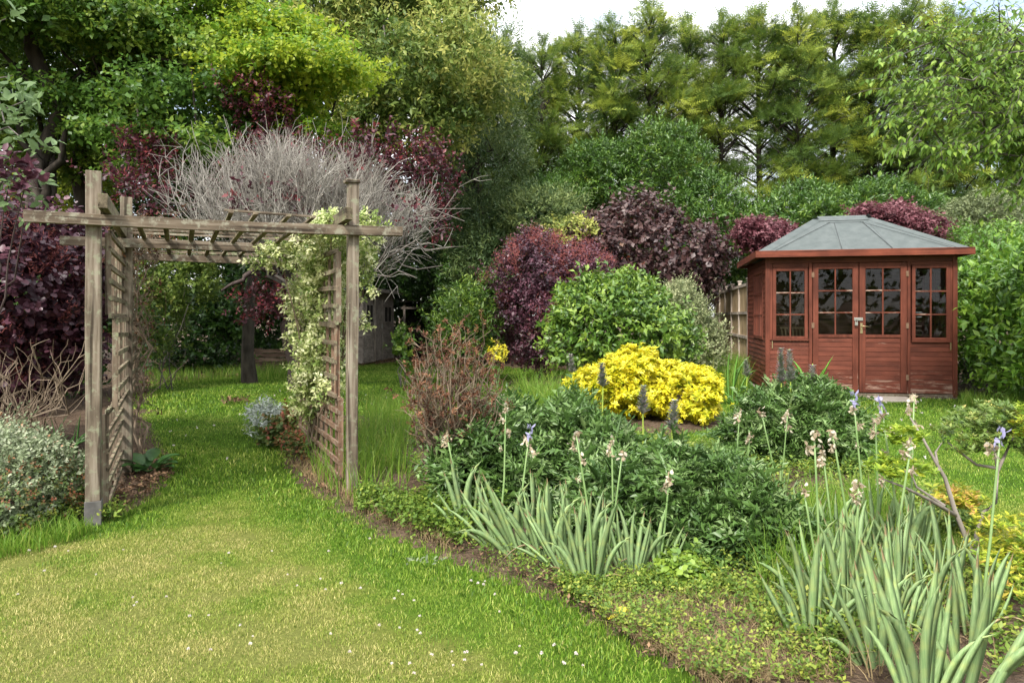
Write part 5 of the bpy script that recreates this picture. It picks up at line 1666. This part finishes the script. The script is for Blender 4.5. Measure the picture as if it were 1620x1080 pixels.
for j in range(4, 10):
    for q in range(7):
        SR.append(P[:, j] + rng.normal(size=(len(P), 3)) * [.10, .14, .07]); DR_.append(norm(P[:, j] - P[:, j - 1]) + rng.normal(size=(len(P), 3)) * .45)
SR, DR_ = np.concatenate(SR), norm(np.concatenate(DR_))
tw = curve_pts(SR, SR + DR_ * rng.uniform(.15, .4, len(SR))[:, None], 4, .05, .04)
V, F = tubes_np(tw, np.linspace(.004, .002, 4)[None] * np.ones((len(tw), 1)), 3); hold(obj_np('twig', V, F, M['bark_grey']), CT)
for q in range(4):
    p = tw[:, q]
    for s in (-1, 1):
        sd = norm(np.cross(DR_, [0, 0, 1.0])) * s
        bag.add(*place(T_LEAF, p + rng.normal(size=p.shape) * .012, norm(sd * .7 + DR_ * .5 + [0, 0, -.75] + rng.normal(size=p.shape) * .2), norm(np.array([0, 0, 1.0]) + sd * .3 + rng.normal(size=p.shape) * .2),
                       rng.uniform(.075, .12, len(p)), rng.uniform(.036, .052, len(p)), rng.uniform(.1, .9, len(p))))
part(bag, 'crown', 'cherry', CT)

# ------------------------------------------------------------------ irises: every sword leaf is its own part
def sword(L, w, bend, twist, seed):
    """Iris leaf growing up +Z, flat in the XZ plane, nodding towards +X."""
    r_ = random.Random(seed)
    n = 9
    V, F = [], []
    for i in range(n + 1):
        t = i / n
        ww = w * (.62 + .9 * t - .35 * t * t) * (1 - t ** 3.2) if t < 1 else .0005
        ang = bend * t ** 2.2
        x = L * (bend * .36 * t ** 3.0); z = L * (t - .22 * abs(bend) * t ** 3)
        y = twist * L * t * t
        cx, cz = math.cos(ang), -math.sin(ang)
        V += [(x - ww * cx, y, z - ww * cz), (x, y + .0012 * (1 - t), z), (x + ww * cx, y, z + ww * cz), (x, y - .0012 * (1 - t), z)]
    for i in range(n):
        for k in range(4):
            a, b = i * 4 + k, i * 4 + (k + 1) % 4
            F.append((a, b, b + 4, a + 4))
    return V, F


SW = []
for i in range(12):
    V, F = sword(1.0, .031 + .007 * (i % 3), [-.15, .0, .08, .2, .35, .7][i % 6], random.uniform(-.12, .12), i)
    SW.append(mesh_np('sword_leaf', V, F, M['iris'], smooth=True))
SWD = []
for i in range(4):
    V, F = sword(1.0, .022, 1.8 + .5 * i, random.uniform(-.3, .3), 50 + i)
    SWD.append(mesh_np('withered_leaf', V, F, M['iris_dry'], smooth=True))


def crumple(bag_mat_name, size, n, seed):
    r_ = np.random.default_rng(seed)
    bag = Bag()
    P = r_.normal(size=(n, 3)) * size * [.16, .16, .34]
    bag.add(*place(T_OVAL, P, norm(r_.normal(size=(n, 3)) + [0, 0, -.25]), norm(r_.normal(size=(n, 3))), size * r_.uniform(.35, .75, n), size * r_.uniform(.2, .45, n), r_.random(n)))
    return bag.mesh('spent_flower', M[bag_mat_name])
SPENT = [crumple('petal_dry', .045, 18, s) for s in range(4)]
VIOLET = [crumple('petal_violet', .05, 11, 70 + s) for s in range(2)]


def stalk(parent, base, top, thick, heads, violet=0):
    """Flower stalk with withered flowers near its top; heads = number."""
    base, top = np.array(base, float), np.array(top, float)
    mid = (base + top) / 2 + rng.normal(size=3) * [.012, .012, 0]
    q = base * .3 + mid * .7
    o = Geo().tube([base, q, mid, mid * .4 + top * .6, top], [thick, thick, thick * .9, thick * .8, thick * .55], 7).build('flower_stalk', M['stem_green'], None, smooth=True)
    hold(o, parent)
    H = np.linalg.norm(top - base)
    for i in range(heads):
        f = [1.0, .93, .84, .72, .6][i]
        p = base + (top - base) * f + np.array([(-1) ** i * .018 * (i > 0), random.uniform(-.015, .015), 0])
        me = VIOLET[i % 2] if (violet and i == 0) else random.choice(SPENT)
        s = bpy.data.objects.new('spent_flower', me)
        col.objects.link(s)
        s.parent = o
        s.location = p; s.rotation_euler = (random.uniform(-.4, .4), random.uniform(-.4, .4), random.uniform(0, 6))
        sc = random.uniform(.8, 1.2) * (1.0 if i < 3 else .6); s.scale = (sc, sc, sc)


def iris(label, px, py, L, nl, rz, spread=.55, group=None, dead=1, stalks=(), lean=0.0):
    spread *= .72; dead += 1
    b = gd(px, py)
    nl = int(nl * 1.7); L = L * 1.0
    t = thing('iris', label, 'iris', (b[0], b[1], .015), 0, group)
    for i in range(nl):
        f = (i / (nl - 1) - .5) * 2 if nl > 1 else 0
        o = bpy.data.objects.new('leaf', SW[(i * 5 + int(px)) % 12])
        link(o, t)
        l = L * (1 - .28 * abs(f)) * random.uniform(.82, 1.1)
        o.scale = (l if f >= 0 else -l, l, l)
        ra = rz + random.uniform(-.25, .25)
        o.location = (math.cos(rz) * f * .05, math.sin(rz) * f * .05 + random.uniform(-.03, .03), 0)
        o.rotation_euler = (random.uniform(-.14, .1), f * spread + lean + random.uniform(-.08, .08), ra)
    for i in range(dead):
        o = bpy.data.objects.new('withered_leaf', random.choice(SWD)); link(o, t)
        l = L * random.uniform(.4, .7); o.scale = (l, l, l)
        o.rotation_euler = (random.uniform(-.3, .3), random.uniform(.5, 1.1), random.uniform(0, 6.28)); o.location = (0, 0, 0)
    for (tx, ty, hd, vi) in stalks:
        Yt = b[1] + random.uniform(-.05, .1)
        stalk(t, (b[0] + random.uniform(-.03, .03), b[1], 0), at(tx, ty, Yt), .0062, hd, vi)
    return t


GA, GB = 'bluish iris fans along the lawn edge', 'pale iris fans at the lower right'
iris('leftmost iris fan of the border row, its top leaf above the others', 742, 852, .52, 6, .1, .42, GA, stalks=((707, 690, 2, 0),), lean=-.15)
iris('iris fan second in the border row, low spreading leaves', 785, 872, .42, 6, -.2, .8, GA, stalks=((800, 648, 4, 0),), lean=-.25)
iris('iris fan with long leaf leaning left over the bare soil edge', 822, 888, .55, 7, .15, .6, GA, stalks=((838, 682, 3, 1),), lean=-.35)
iris('iris fan in the middle of the border row, densest blades', 862, 892, .52, 8, .3, .5, GA, stalks=(), lean=-.2)
iris('iris fan whose lowest leaf arches out over the lawn edge', 898, 912, .46, 7, -.1, .85, GA, lean=-.3)
iris('iris fan below the tall stalk with three withered heads', 935, 938, .52, 8, .2, .45, GA, stalks=((912, 690, 4, 0),))
iris('iris fan standing behind the tall stalk, upright', 962, 895, .50, 7, .5, .4, GA, stalks=((968, 700, 2, 0), (984, 722, 1, 0)))
iris('upright iris fan right of the tall stalk, bright yellowish edges', 998, 918, .42, 6, -.3, .5, GA)
iris('small iris fan with crossed leaves at the right end of the border row', 1040, 915, .40, 5, .1, .75, GA, stalks=((1058, 760, 2, 0),), lean=-.1)
iris('thin iris fan behind the row, against the dark cut leaves', 845, 845, .42, 5, .4, .4, GA)
iris('low iris fan at the foot of the fourth stalk', 905, 868, .40, 6, -.4, .6, GA)
iris('iris fan on the left of the right hand clump, bending left', 1300, 968, .50, 6, .1, .7, GB, stalks=((1288, 690, 3, 0), (1272, 778, 1, 0)), lean=-.2)
iris('iris fan in the back left of the right hand clump', 1330, 905, .48, 7, -.2, .55, GB, stalks=((1302, 718, 2, 0),))
iris('iris fan with broad pale leaves low in the right hand clump', 1340, 1010, .50, 7, .3, .6, GB, stalks=((1358, 772, 2, 0),))
iris('iris fan at the back middle of the right hand clump', 1390, 900, .50, 7, .2, .5, GB, stalks=((1350, 630, 4, 1), (1385, 668, 2, 0)))
iris('iris fan below the cluster of tall dry flower heads', 1432, 912, .50, 7, -.3, .45, GB, stalks=((1446, 628, 5, 0), (1394, 640, 4, 1)))
iris('iris fan with one very upright leaf beside the azalea stem', 1420, 985, .56, 7, .5, .4, GB, stalks=((1442, 700, 3, 0),))
iris('largest foreground iris fan, broad blue-green blades at the bottom edge', 1462, 1150, .62, 8, .05, .48, GB, dead=1)
iris('foreground iris fan cut by the bottom edge, leaf bending right', 1530, 1135, .58, 7, -.15, .6, GB, dead=1, lean=.2)
iris('iris fan behind the largest foreground fan', 1480, 1010, .52, 7, .3, .5, GB, dead=2)
iris('iris fan right of the azalea stem with a thick stalk and violet flower', 1545, 1020, .46, 6, -.1, .5, GB, stalks=((1582, 690, 2, 1),), lean=.1)
iris('small foreground iris fan left of the largest one', 1385, 1070, .48, 6, .2, .6, GB, dead=2, lean=-.1)
iris('iris fan filling the middle of the right hand clump', 1365, 955, .50, 6, .1, .5, GB, stalks=((1318, 690, 2, 0),))
iris('pale iris fan on the left front of the right hand clump', 1285, 1030, .46, 6, -.1, .6, GB)
iris('iris fan in front of the azalea stem, upright pale blades', 1500, 950, .46, 6, .2, .4, GB)
iris('back iris fan nearest the cut-leaved mound', 1275, 885, .42, 6, .2, .5, GB)
iris('back iris fan below the yellow-green azalea tier', 1455, 860, .42, 6, -.2, .4, GB, stalks=((1395, 760, 2, 0),))
iris('iris fan between the largest foreground fan and the weeds', 1415, 1035, .50, 6, .0, .5, GB)
iris('thin iris stalks and short leaves behind the right hand clump', 1235, 800, .30, 5, .1, .5, GB, stalks=((1246, 655, 3, 0), (1205, 655, 1, 0)))
iris('distant iris fan with withered heads between the cut-leaved clumps', 1176, 780, .34, 5, .4, .4, GB, stalks=((1170, 655, 2, 0), (1186, 690, 2, 0), (1150, 720, 1, 0)))


def blades(label, name, px, py, L, n, mat_mesh, spread, lean=0.0, w=.6):
    b = gd(px, py)
    t = thing(name, label, 'plant', (b[0], b[1], .01))
    for i in range(n):
        f = (i / max(1, n - 1) - .5) * 2
        o = bpy.data.objects.new('leaf', mat_mesh[(i * 3) % len(mat_mesh)]); link(o, t)
        l = L * random.uniform(.7, 1.1)
        o.scale = (l * w * (1 if f >= 0 else -1), l * w, l)
        o.rotation_euler = (random.uniform(-.25, .2), f * spread + lean, random.uniform(-.6, .6))
        o.location = (random.uniform(-.06, .06), random.uniform(-.06, .06), 0)
    return t


STR = []
for i in range(5):
    V, F = sword(1.0, .028, [.4, .9, 1.4, .2, 1.0][i], random.uniform(-.1, .1), 80 + i)
    STR.append(mesh_np('strap_leaf', V, F, M['hosta'], smooth=True))
STL = []
for i in range(5):
    V, F = sword(1.0, .03, [.3, .7, 1.2, .2, .9][i], random.uniform(-.1, .1), 90 + i)
    me = mesh_np('bright_strap_leaf', V, F, None, smooth=True)
    M.setdefault('croc', iris_mat('bright_strap_leaf', (.10, .25, .03), (.15, .32, .04), (.22, .36, .05)))
    me.materials.append(M['croc']); STL.append(me)
blades('dark strap-leaved plant in the shade left of the pergola post', 'strap_plant', 105, 775, .62, 22, STR, .5)
blades('second dark strap-leaved plant beside the smoke bush', 'strap_plant', 70, 760, .55, 16, STR, .5)
blades('bright green sword leaves right of the yellow bush', 'sword_leaved_plant', 1160, 640, 1.0, 9, STL, .6, -.25, .8)
blades('bright green sword leaves below the summerhouse left window', 'sword_leaved_plant', 1268, 690, 1.0, 9, STL, .4, .15, .7)
blades('bright green sword leaves in the grass before the summerhouse doors', 'sword_leaved_plant', 1322, 715, .62, 7, STL, .4, .1, .8)
blades('thin bright sword leaves behind the withered irises', 'sword_leaved_plant', 1400, 790, .5, 8, STL, .5, 0, .6)


def broad(label, px, py, n, L, w, spr=.12, mat='hosta', cat='plant', name='broad_leaved_plant'):
    b = gd(px, py)
    t = thing(name, label, cat, (b[0], b[1], 0))
    for i in range(n):
        a = i * 2.4; el = random.uniform(.2, .9)
        V, F = [], []
        m = 6
        for k in range(m + 1):
            s = k / m
            ww = w * math.sin(math.pi * min(1, .08 + s * .92)) ** .8 * (1 if k < m else .02)
            V += [(s, -ww, .5 * s - .55 * s * s + .08), (s, 0, .5 * s - .55 * s * s), (s, ww, .5 * s - .55 * s * s + .08)]
        for k in range(m):
            q = k * 3
            F += [(q, q + 3, q + 4, q + 1), (q + 1, q + 4, q + 5, q + 2)]
        o = obj_np('leaf', np.array(V) * L, F, M[mat], t, smooth=True)
        o.location = (math.cos(a) * spr * .4, math.sin(a) * spr * .4, random.uniform(.05, .16) * L / .25)
        o.rotation_euler = (0, -el * .6, a)
    return t
broad('broad-leaved green plant at the foot of the left trellis', 236, 752, 16, .17, .34, .2)
broad('broad-leaved green plant between the post and the grey variegated shrub', 122, 800, 14, .15, .38, .2)
broad('pale yellow-green broad leaves in front of the dark cut-leaved mound', 1085, 950, 9, .07, .36, .3, 'croc')
shrub('fresh_green_weed', 'fresh light green leafy weed clump at the front of the dark cut-leaved mound', 'weed', [B(1040, 892, 1130, 960, 3.4, .14)], 200, 5, .05, .038, .03, 'shrub', T_OVAL, stems=4, tint=(.5, 1), lumps=3)

# ------------------------------------------------------------------ azalea at the right
ab = gd(1572, 925)
M['bark_pale'] = bark_mat('pale_grey_bark', (.13, .11, .09), (.32, .28, .24))
AZ = thing('azalea', 'open azalea with grey crooked stems and tiers of yellow-green and orange leaves', 'shrub', tuple(ab))
def limb(pts, r0, r1, nm='branch', mat='bark_pale', par=None):
    n = len(pts)
    hold(Geo().tube([at(*p) for p in pts], [r0 + (r1 - r0) * i / (n - 1) for i in range(n)], 7).build(nm, M[mat], None, smooth=True), par)
limb([(1548, 960, 3.45), (1540, 880, 3.4), (1510, 805, 3.4), (1495, 755, 3.4), (1480, 730, 3.42), (1458, 690, 3.45), (1440, 660, 3.5)], .015, .004, 'stem', par=AZ)
limb([(1512, 815, 3.4), (1470, 790, 3.35), (1430, 770, 3.3), (1398, 758, 3.3)], .011, .004, par=AZ)
limb([(1495, 800, 3.4), (1450, 770, 3.5), (1440, 745, 3.5)], .008, .003, par=AZ)
limb([(1485, 745, 3.4), (1480, 715, 3.5), (1490, 700, 3.5)], .008, .003, par=AZ)
limb([(1545, 905, 3.45), (1545, 845, 3.55), (1556, 810, 3.6), (1575, 795, 3.6), (1578, 745, 3.6), (1572, 700, 3.6), (1560, 680, 3.6)], .014, .004, 'stem', par=AZ)
limb([(1578, 745, 3.6), (1592, 715, 3.65), (1604, 690, 3.7)], .010, .004, par=AZ)
limb([(1576, 740, 3.6), (1545, 735, 3.6), (1515, 712, 3.6), (1500, 700, 3.6)], .009, .004, par=AZ)
def tier(boxes, n, mat, tint, ll=.034):
    bag = Bag(); P, N = shell(boxes, n, lo=.5, hi=1.05, cut=0, back=.6, lump=.2)
    leafy(bag, P, norm(N * .4 + [0, 0, 1.0]), 9, .02, ll, ll * .42, T_DIA, out=.6, up=.7, rand=.3, splay=.85, flat=.6, tint=tint, tipt=.2)
    return part(bag, 'foliage', mat, AZ)
tier([B(1378, 728, 1470, 762, 3.35, .16), B(1405, 672, 1450, 712, 3.4, .1)], 120, 'azalea', (.15, .5))
tier([B(1485, 655, 1575, 720, 3.6, .18), B(1540, 635, 1612, 690, 3.65, .18), B(1560, 670, 1640, 722, 3.65, .2)], 420, 'azalea_green', (.1, .75), .03)
tier([B(1480, 775, 1548, 806, 3.75, .14)], 90, 'azalea', (.4, .95))
tier([B(1535, 815, 1620, 900, 3.3, .22), B(1590, 820, 1690, 930, 3.3, .25), B(1550, 880, 1612, 965, 3.0, .18), B(1600, 640, 1660, 700, 3.5, .15)], 330, 'azalea', (.1, .85), .034)

# ------------------------------------------------------------------ long grass, weeds and litter
def ribbons(P, L, w, lean, seed=0, seg=4):
    r_ = np.random.default_rng(seed); n = len(P)
    a = r_.uniform(0, 2 * np.pi, n); d = np.stack([np.cos(a), np.sin(a), np.zeros(n)], 1)
    b = r_.uniform(0, 2 * np.pi, n); s = np.stack([np.cos(b), np.sin(b), np.zeros(n)], 1)
    L = L * r_.uniform(.5, 1.15, n); le = lean * r_.uniform(.1, 1, n)
    V = []
    for i in range(seg + 1):
        t = i / seg
        c = P + np.array([0, 0, 1.0]) * (L * (t - .35 * le * t * t))[:, None] + d * (L * le * t * t)[:, None]
        ww = w / 2 * (1 - t ** 1.5) + .0004
        V += [c - s * ww, c + s * ww]
    V = np.stack(V, 1)
    f = []
    for i in range(seg): f += [(2 * i, 2 * i + 1, 2 * i + 3), (2 * i, 2 * i + 3, 2 * i + 2)]
    F = (np.array(f)[None] + (np.arange(n) * 2 * (seg + 1))[:, None, None]).reshape(-1, 3)
    tint = np.repeat(np.clip(r_.normal(.45, .22, n), 0, 1), 2 * (seg + 1))
    return V.reshape(-1, 3), F, tint


def poly_points(pts, n):
    poly = poly_ground(pts); lo, hi = poly.min(0), poly.max(0)
    out = np.zeros((0, 2))
    while len(out) < n:
        q = rng.uniform(lo, hi, (n * 2, 2)); q = q[inside(q, poly)]
        q = q[rng.random(len(q)) < np.clip(.55 + .7 * wav(q, 3.1, 1.2) + .5 * wav(q, 8, .3), .22, 1)]; out = np.concatenate([out, q])
    return np.column_stack([out[:n], np.full(n, .02)])


def tuft(label, name, pts, n, L, w, lean, mat='tallgrass', seed=0, cat='grass'):
    bag = Bag(); bag.add(*ribbons(poly_points(pts, n), L, w, lean, seed))
    return tag(bag.build(name, M[mat]), label, cat, kind='stuff')
tuft('long unmown grass around the right front post of the pergola', 'long_grass', [(470, 700), (640, 690), (650, 800), (560, 815), (500, 770)], 1500, .36, .006, .6, seed=1)
tuft('fringe of long grass between the trellis and the withered shrub', 'long_grass', [(575, 650), (650, 650), (660, 740), (580, 740)], 700, .4, .006, .5, seed=2)
tuft('arching green grasses left of the yellow bush', 'ornamental_grass', [(815, 640), (930, 650), (940, 690), (840, 690)], 1700, .62, .011, .9, 'tallgrass', 3)
tuft('light green long grass along the foot of the pale fence', 'long_grass', [(1110, 585), (1184, 596), (1184, 640), (1130, 630)], 1900, .60, .012, .5, seed=4)
tuft('grass and weeds on the far lawn edge under the evergreens', 'long_grass', [(225, 592), (470, 582), (470, 600), (240, 612)], 2000, .28, .010, .6, seed=5)
tuft('straggly grass in front of the compost bin', 'long_grass', [(420, 590), (470, 586), (470, 598), (425, 602)], 220, .36, .009, .6, seed=6)
tuft('dry straw-coloured grass along the curved bed edge', 'dry_grass', [(455, 738), (540, 800), (640, 850), (720, 880), (700, 850), (560, 780), (500, 735)], 1600, .10, .004, 1.1, 'straw', 7)
tuft('dry bleached weeds in the foreground of the island bed', 'dry_grass', [(930, 960), (1060, 960), (1290, 960), (1330, 1100), (1130, 1095), (1000, 1020)], 9000, .085, .003, 1.3, 'straw', 8)
tuft('pale straw under the right hand irises', 'dry_grass', [(1240, 900), (1560, 900), (1600, 1100), (1300, 1100)], 1500, .16, .005, 1.2, 'straw', 9)
tuft('green grass blades growing up through the right hand irises', 'long_grass', [(1180, 860), (1300, 860), (1330, 980), (1200, 960)], 900, .32, .005, .7, seed=10)
tuft('green grass between the right hand iris stalks', 'long_grass', [(1260, 800), (1420, 800), (1440, 880), (1300, 900)], 1500, .30, .006, .6, seed=11)
tuft('rough grass at the foot of the laurel hedge', 'long_grass', [(1520, 632), (1700, 628), (1700, 650), (1520, 645)], 1500, .22, .009, .7, seed=12)
tuft('rough grass round the foot of the left bed shrubs', 'long_grass', [(-60, 870), (110, 838), (150, 845), (60, 880), (-60, 900)], 900, .12, .005, .7, seed=13)


def weeds(label, name, pts, n, ll, k, mat, cat='weeds', hgt=.05, tint=(.1, .9), tl=.06, tmpl=T_DIA, asp=.6):
    P = poly_points(pts, n); P[:, 2] += rng.random(n) * hgt + .01
    bag = Bag()
    leafy(bag, P, np.tile([0, 0, 1.0], (n, 1)), k, tl, ll, ll * asp, tmpl, out=.8, up=.3, rand=.5, splay=.85, flat=.9, tint=tint)
    return tag(bag.build(name, M[mat]), label, cat, kind='stuff')
weeds('small green weeds in the foreground of the island bed', 'weeds', [(870, 935), (1000, 930), (1290, 930), (1340, 1100), (1120, 1095), (980, 1010)], 2600, .019, 6, 'weed', tl=.05, hgt=.04)
weeds('green ground cover under the irises along the lawn', 'weeds', [(690, 860), (820, 870), (1060, 925), (1060, 960), (900, 950), (760, 900)], 380, .019, 6, 'weed', tl=.05, tint=(.1, .7))
weeds('low weeds on the bed corner by the withered shrub', 'weeds', [(560, 800), (600, 790), (740, 830), (740, 880), (640, 850), (590, 830)], 800, .03, 6, 'weed', tl=.09, hgt=.08, tint=(.1, .7))
weeds('leafy green weeds between the withered shrub and the cut-leaved mounds', 'weeds', [(650, 760), (790, 770), (800, 860), (680, 850)], 900, .034, 6, 'weed', tl=.10, hgt=.14, tint=(.05, .6))
weeds('rusty geranium leaves at the foot of the right trellis', 'ground_cover', [(415, 672), (490, 665), (500, 740), (455, 735)], 700, .045, 5, 'rust_weed', tl=.10, hgt=.14)
weeds('low ground cover plants on the grass between the azalea and the irises', 'ground_cover', [(1390, 790), (1540, 800), (1560, 850), (1420, 850)], 1000, .03, 6, 'weed', tl=.06, hgt=.08, tint=(.1, .8))
weeds('second layer of green weeds on the soil behind the foreground irises', 'weeds', [(1060, 900), (1300, 860), (1480, 900), (1560, 1000), (1300, 1100), (1180, 1000)], 1800, .024, 6, 'weed', tl=.07, hgt=.08)
weeds('green weeds on the soil between the cut-leaved mounds and the far lawn', 'weeds', [(1000, 700), (1400, 740), (1420, 810), (1260, 830), (1060, 760)], 1500, .032, 6, 'weed', tl=.09, hgt=.08)
weeds('weeds under the azalea at the right edge', 'weeds', [(1480, 900), (1750, 900), (1750, 1100), (1560, 1100)], 700, .03, 6, 'weed', tl=.06, hgt=.05)
weeds('seedlings scattered across the bed behind the withered shrub', 'weeds', [(480, 670), (800, 660), (900, 700), (720, 760), (500, 740)], 1300, .035, 6, 'weed', tl=.09, hgt=.08, tint=(.1, .8))
weeds('fallen brown leaves and twigs on the soil inside the left trellis', 'leaf_litter', [(150, 832), (250, 780), (272, 755), (262, 725), (190, 760), (150, 790)], 260, .035, 4, 'litter', 'leaf litter', hgt=.005, tl=.02)
weeds('fallen brown leaves on the soil of the island bed edge', 'leaf_litter', [(450, 735), (540, 805), (700, 870), (860, 935), (1050, 1060), (1080, 960), (880, 880), (650, 800), (520, 740)], 700, .022, 3, 'litter', 'leaf litter', hgt=.004, tl=.02)
weeds('brown leaf litter under the far evergreens', 'leaf_litter', [(225, 600), (470, 580), (640, 570), (640, 576), (470, 590), (235, 612)], 600, .05, 4, 'litter', 'leaf litter', hgt=.02, tl=.05)
weeds('green weeds beside the right front post of the left bed', 'weeds', [(150, 815), (200, 795), (190, 830), (155, 835)], 80, .03, 5, 'weed', tl=.05, hgt=.04)
weeds('low weeds between the stones of the left bed front', 'weeds', [(0, 845), (140, 790), (150, 830), (20, 856)], 300, .03, 5, 'weed', tl=.06, hgt=.06)
weeds('fallen brown leaves lying on the far lawn', 'leaf_litter', [(350, 635), (395, 632), (395, 640), (350, 643)], 40, .05, 4, 'litter', 'leaf litter', hgt=.03, tl=.03)

shrub('silver_plant', 'silvery woolly-leaved plant on the lawn edge inside the pergola', 'plant', [B(397, 640, 440, 690, 7.6, .15), B(425, 655, 455, 692, 7.5, .12)], 130, 7, .10, .055, .018, 'silver', T_SPRAY if False else T_DIA, stems=5, tint=(.1, 1), up=.5)
shrub('geranium_clump', 'rusty green geranium clump against the right trellis foot', 'plant', [B(425, 660, 500, 735, 7.2, .3)], 420, 6, .08, .045, .035, 'rust_weed', T_ROUND, stems=5, tint=(.1, .9))
shrub('fern_weed', 'low fresh green weed clump on the bed edge below the right post', 'plant', [B(565, 790, 625, 825, 4.75, .14)], 160, 6, .06, .035, .02, 'weed', T_DIA, stems=0, tint=(.1, .7))

for o_ in list(bpy.data.objects):
    if o_.name.split('.')[0] == 'twig' or (o_.name.split('.')[0] == 'stem' and o_.type == 'MESH' and len(o_.data.vertices) > 64): o_['kind'] = 'stuff'

# small things lying on the grass
sg = gd(672, 905)
SG = thing('cut_sprig', 'wilted silver-green leaf sprig lying on the lawn near the bed edge', 'leaf sprig', tuple(sg))
bag = Bag(); P = np.column_stack([np.linspace(sg[0] - .09, sg[0] + .09, 9), sg[1] + rng.normal(size=9) * .012, np.full(9, .05)])
leafy(bag, P, np.tile([0, 0, 1.0], (9, 1)), 3, .025, .03, .013, T_OVAL, tint=(0, .7)); part(bag, 'leaf', 'greyleaf', SG)
yl = gd(985, 992)
YL = thing('yellow_leaf_weed', 'small weed with bright yellow leaves on the bed edge', 'weed', tuple(yl))
bag = Bag(); leafy(bag, np.repeat([[yl[0], yl[1], .03]], 2, 0), np.tile([0, 0, 1.0], (2, 1)), 6, .03, .05, .02, T_OVAL, tint=(.5, .8), splay=1, up=.2); part(bag, 'leaf', 'choisya', YL)
mf = gd(1156, 1075)
MF = thing('mauve_flower', 'single small mauve flower at the bottom edge of the bed', 'flower', tuple(mf))
bag = Bag(); bag.add(*place(T_OVAL, np.repeat([[mf[0], mf[1], .06]], 9, 0), np.stack([np.cos(np.arange(9) * .7), np.sin(np.arange(9) * .7), np.full(9, .3)], 1), np.tile([0, 0, 1.0], (9, 1)), .016, .008, rng.random(9)))
part(bag, 'petal', 'mauve', MF)
hold(Geo().tube([(mf[0], mf[1], 0), (mf[0], mf[1], .06)], .0015, 5).build('stem', M['stem_green']), MF)
# clover heads
r_ = np.random.default_rng(3)
CL = []
for s in range(3):
    bag = Bag(); d = norm(r_.normal(size=(34, 3))); d[:, 2] = np.abs(d[:, 2]) - .3
    bag.add(*place(T_DIA, np.zeros((34, 3)), norm(d), norm(r_.normal(size=(34, 3))), .011, .005, r_.random(34)))
    CL.append(bag.mesh('clover_flower', M['clover']))
cl_px = [(455, 918), (840 * 0 + 350, 900), (210, 955), (212, 968), (300, 985), (330, 984), (298, 1038), (333, 1040), (470, 936), (507, 925), (515, 942), (540, 932), (362, 883), (195, 878), (585, 860), (700 - 40, 1008),
         (632, 1004), (637, 950), (665, 1013), (655, 1078), (648, 1062), (620, 1062), (735, 1044), (735, 1056), (762, 1064), (683, 1048), (715, 1043), (717, 1065), (739, 1043), (655, 960), (624, 957), (630, 945), (28, 950), (70, 912), (152, 918), (108, 880),
         (87, 873), (46, 879), (263, 954), (216, 963), (380, 1000), (400, 1018), (396, 1030), (523, 1014), (553, 1043), (816, 1045), (857, 1045), (891, 1060), (893, 1062), (911, 1046), (922, 1065), (767, 929), (783, 950), (765, 934), (756, 932), (790, 978), (745, 928), (664, 985),
         (877, 1032), (822, 1034), (570, 940), (600, 1000), (430, 880), (520, 880)]
for i, (px, py) in enumerate(cl_px):
    g_ = gd(px, py)
    o = link(bpy.data.objects.new('clover_flower', CL[i % 3]))
    o.location = (g_[0], g_[1], .032); o.rotation_euler = (0, 0, i); s = random.uniform(.5, .85); o.scale = (s, s, s)
    tag(o, 'small white clover head in the front lawn grass', 'clover flower', 'white clover heads dotted over the front lawn')
Q = lawn_points(-4, 8, 6.5, 12.5, 2.0)
bag = Bag(); m = len(Q)
for k in range(5):
    bag.add(*place(T_DIA, np.column_stack([Q, np.full(m, .07)]), norm(rng.normal(size=(m, 3)) + [0, 0, .5]), norm(rng.normal(size=(m, 3))), .022, .014, rng.random(m)))
tag(bag.build('distant_clover', M['clover']), 'tiny white clover flowers speckling the far lawn', 'clover', kind='stuff')

# hedge added behind the camera, out of view, to darken the pane reflections
bag = Bag(); hb = []
for i in range(16): hb.append((-22 + i * 3, -13 + math.sin(i * 2.1) * .6, 2.2, 2.1, 1.2, 2.8))
P, N = shell(hb, 1800, back=.3, lump=.2)
leafy(bag, P, N, 5, .5, .35, .22, T_DIA, tint=(0, .8))
tag(bag.build('added_reflection_hedge', M['wood']), 'tall dark hedge added behind the viewpoint for the summerhouse glass to mirror', 'hedge')
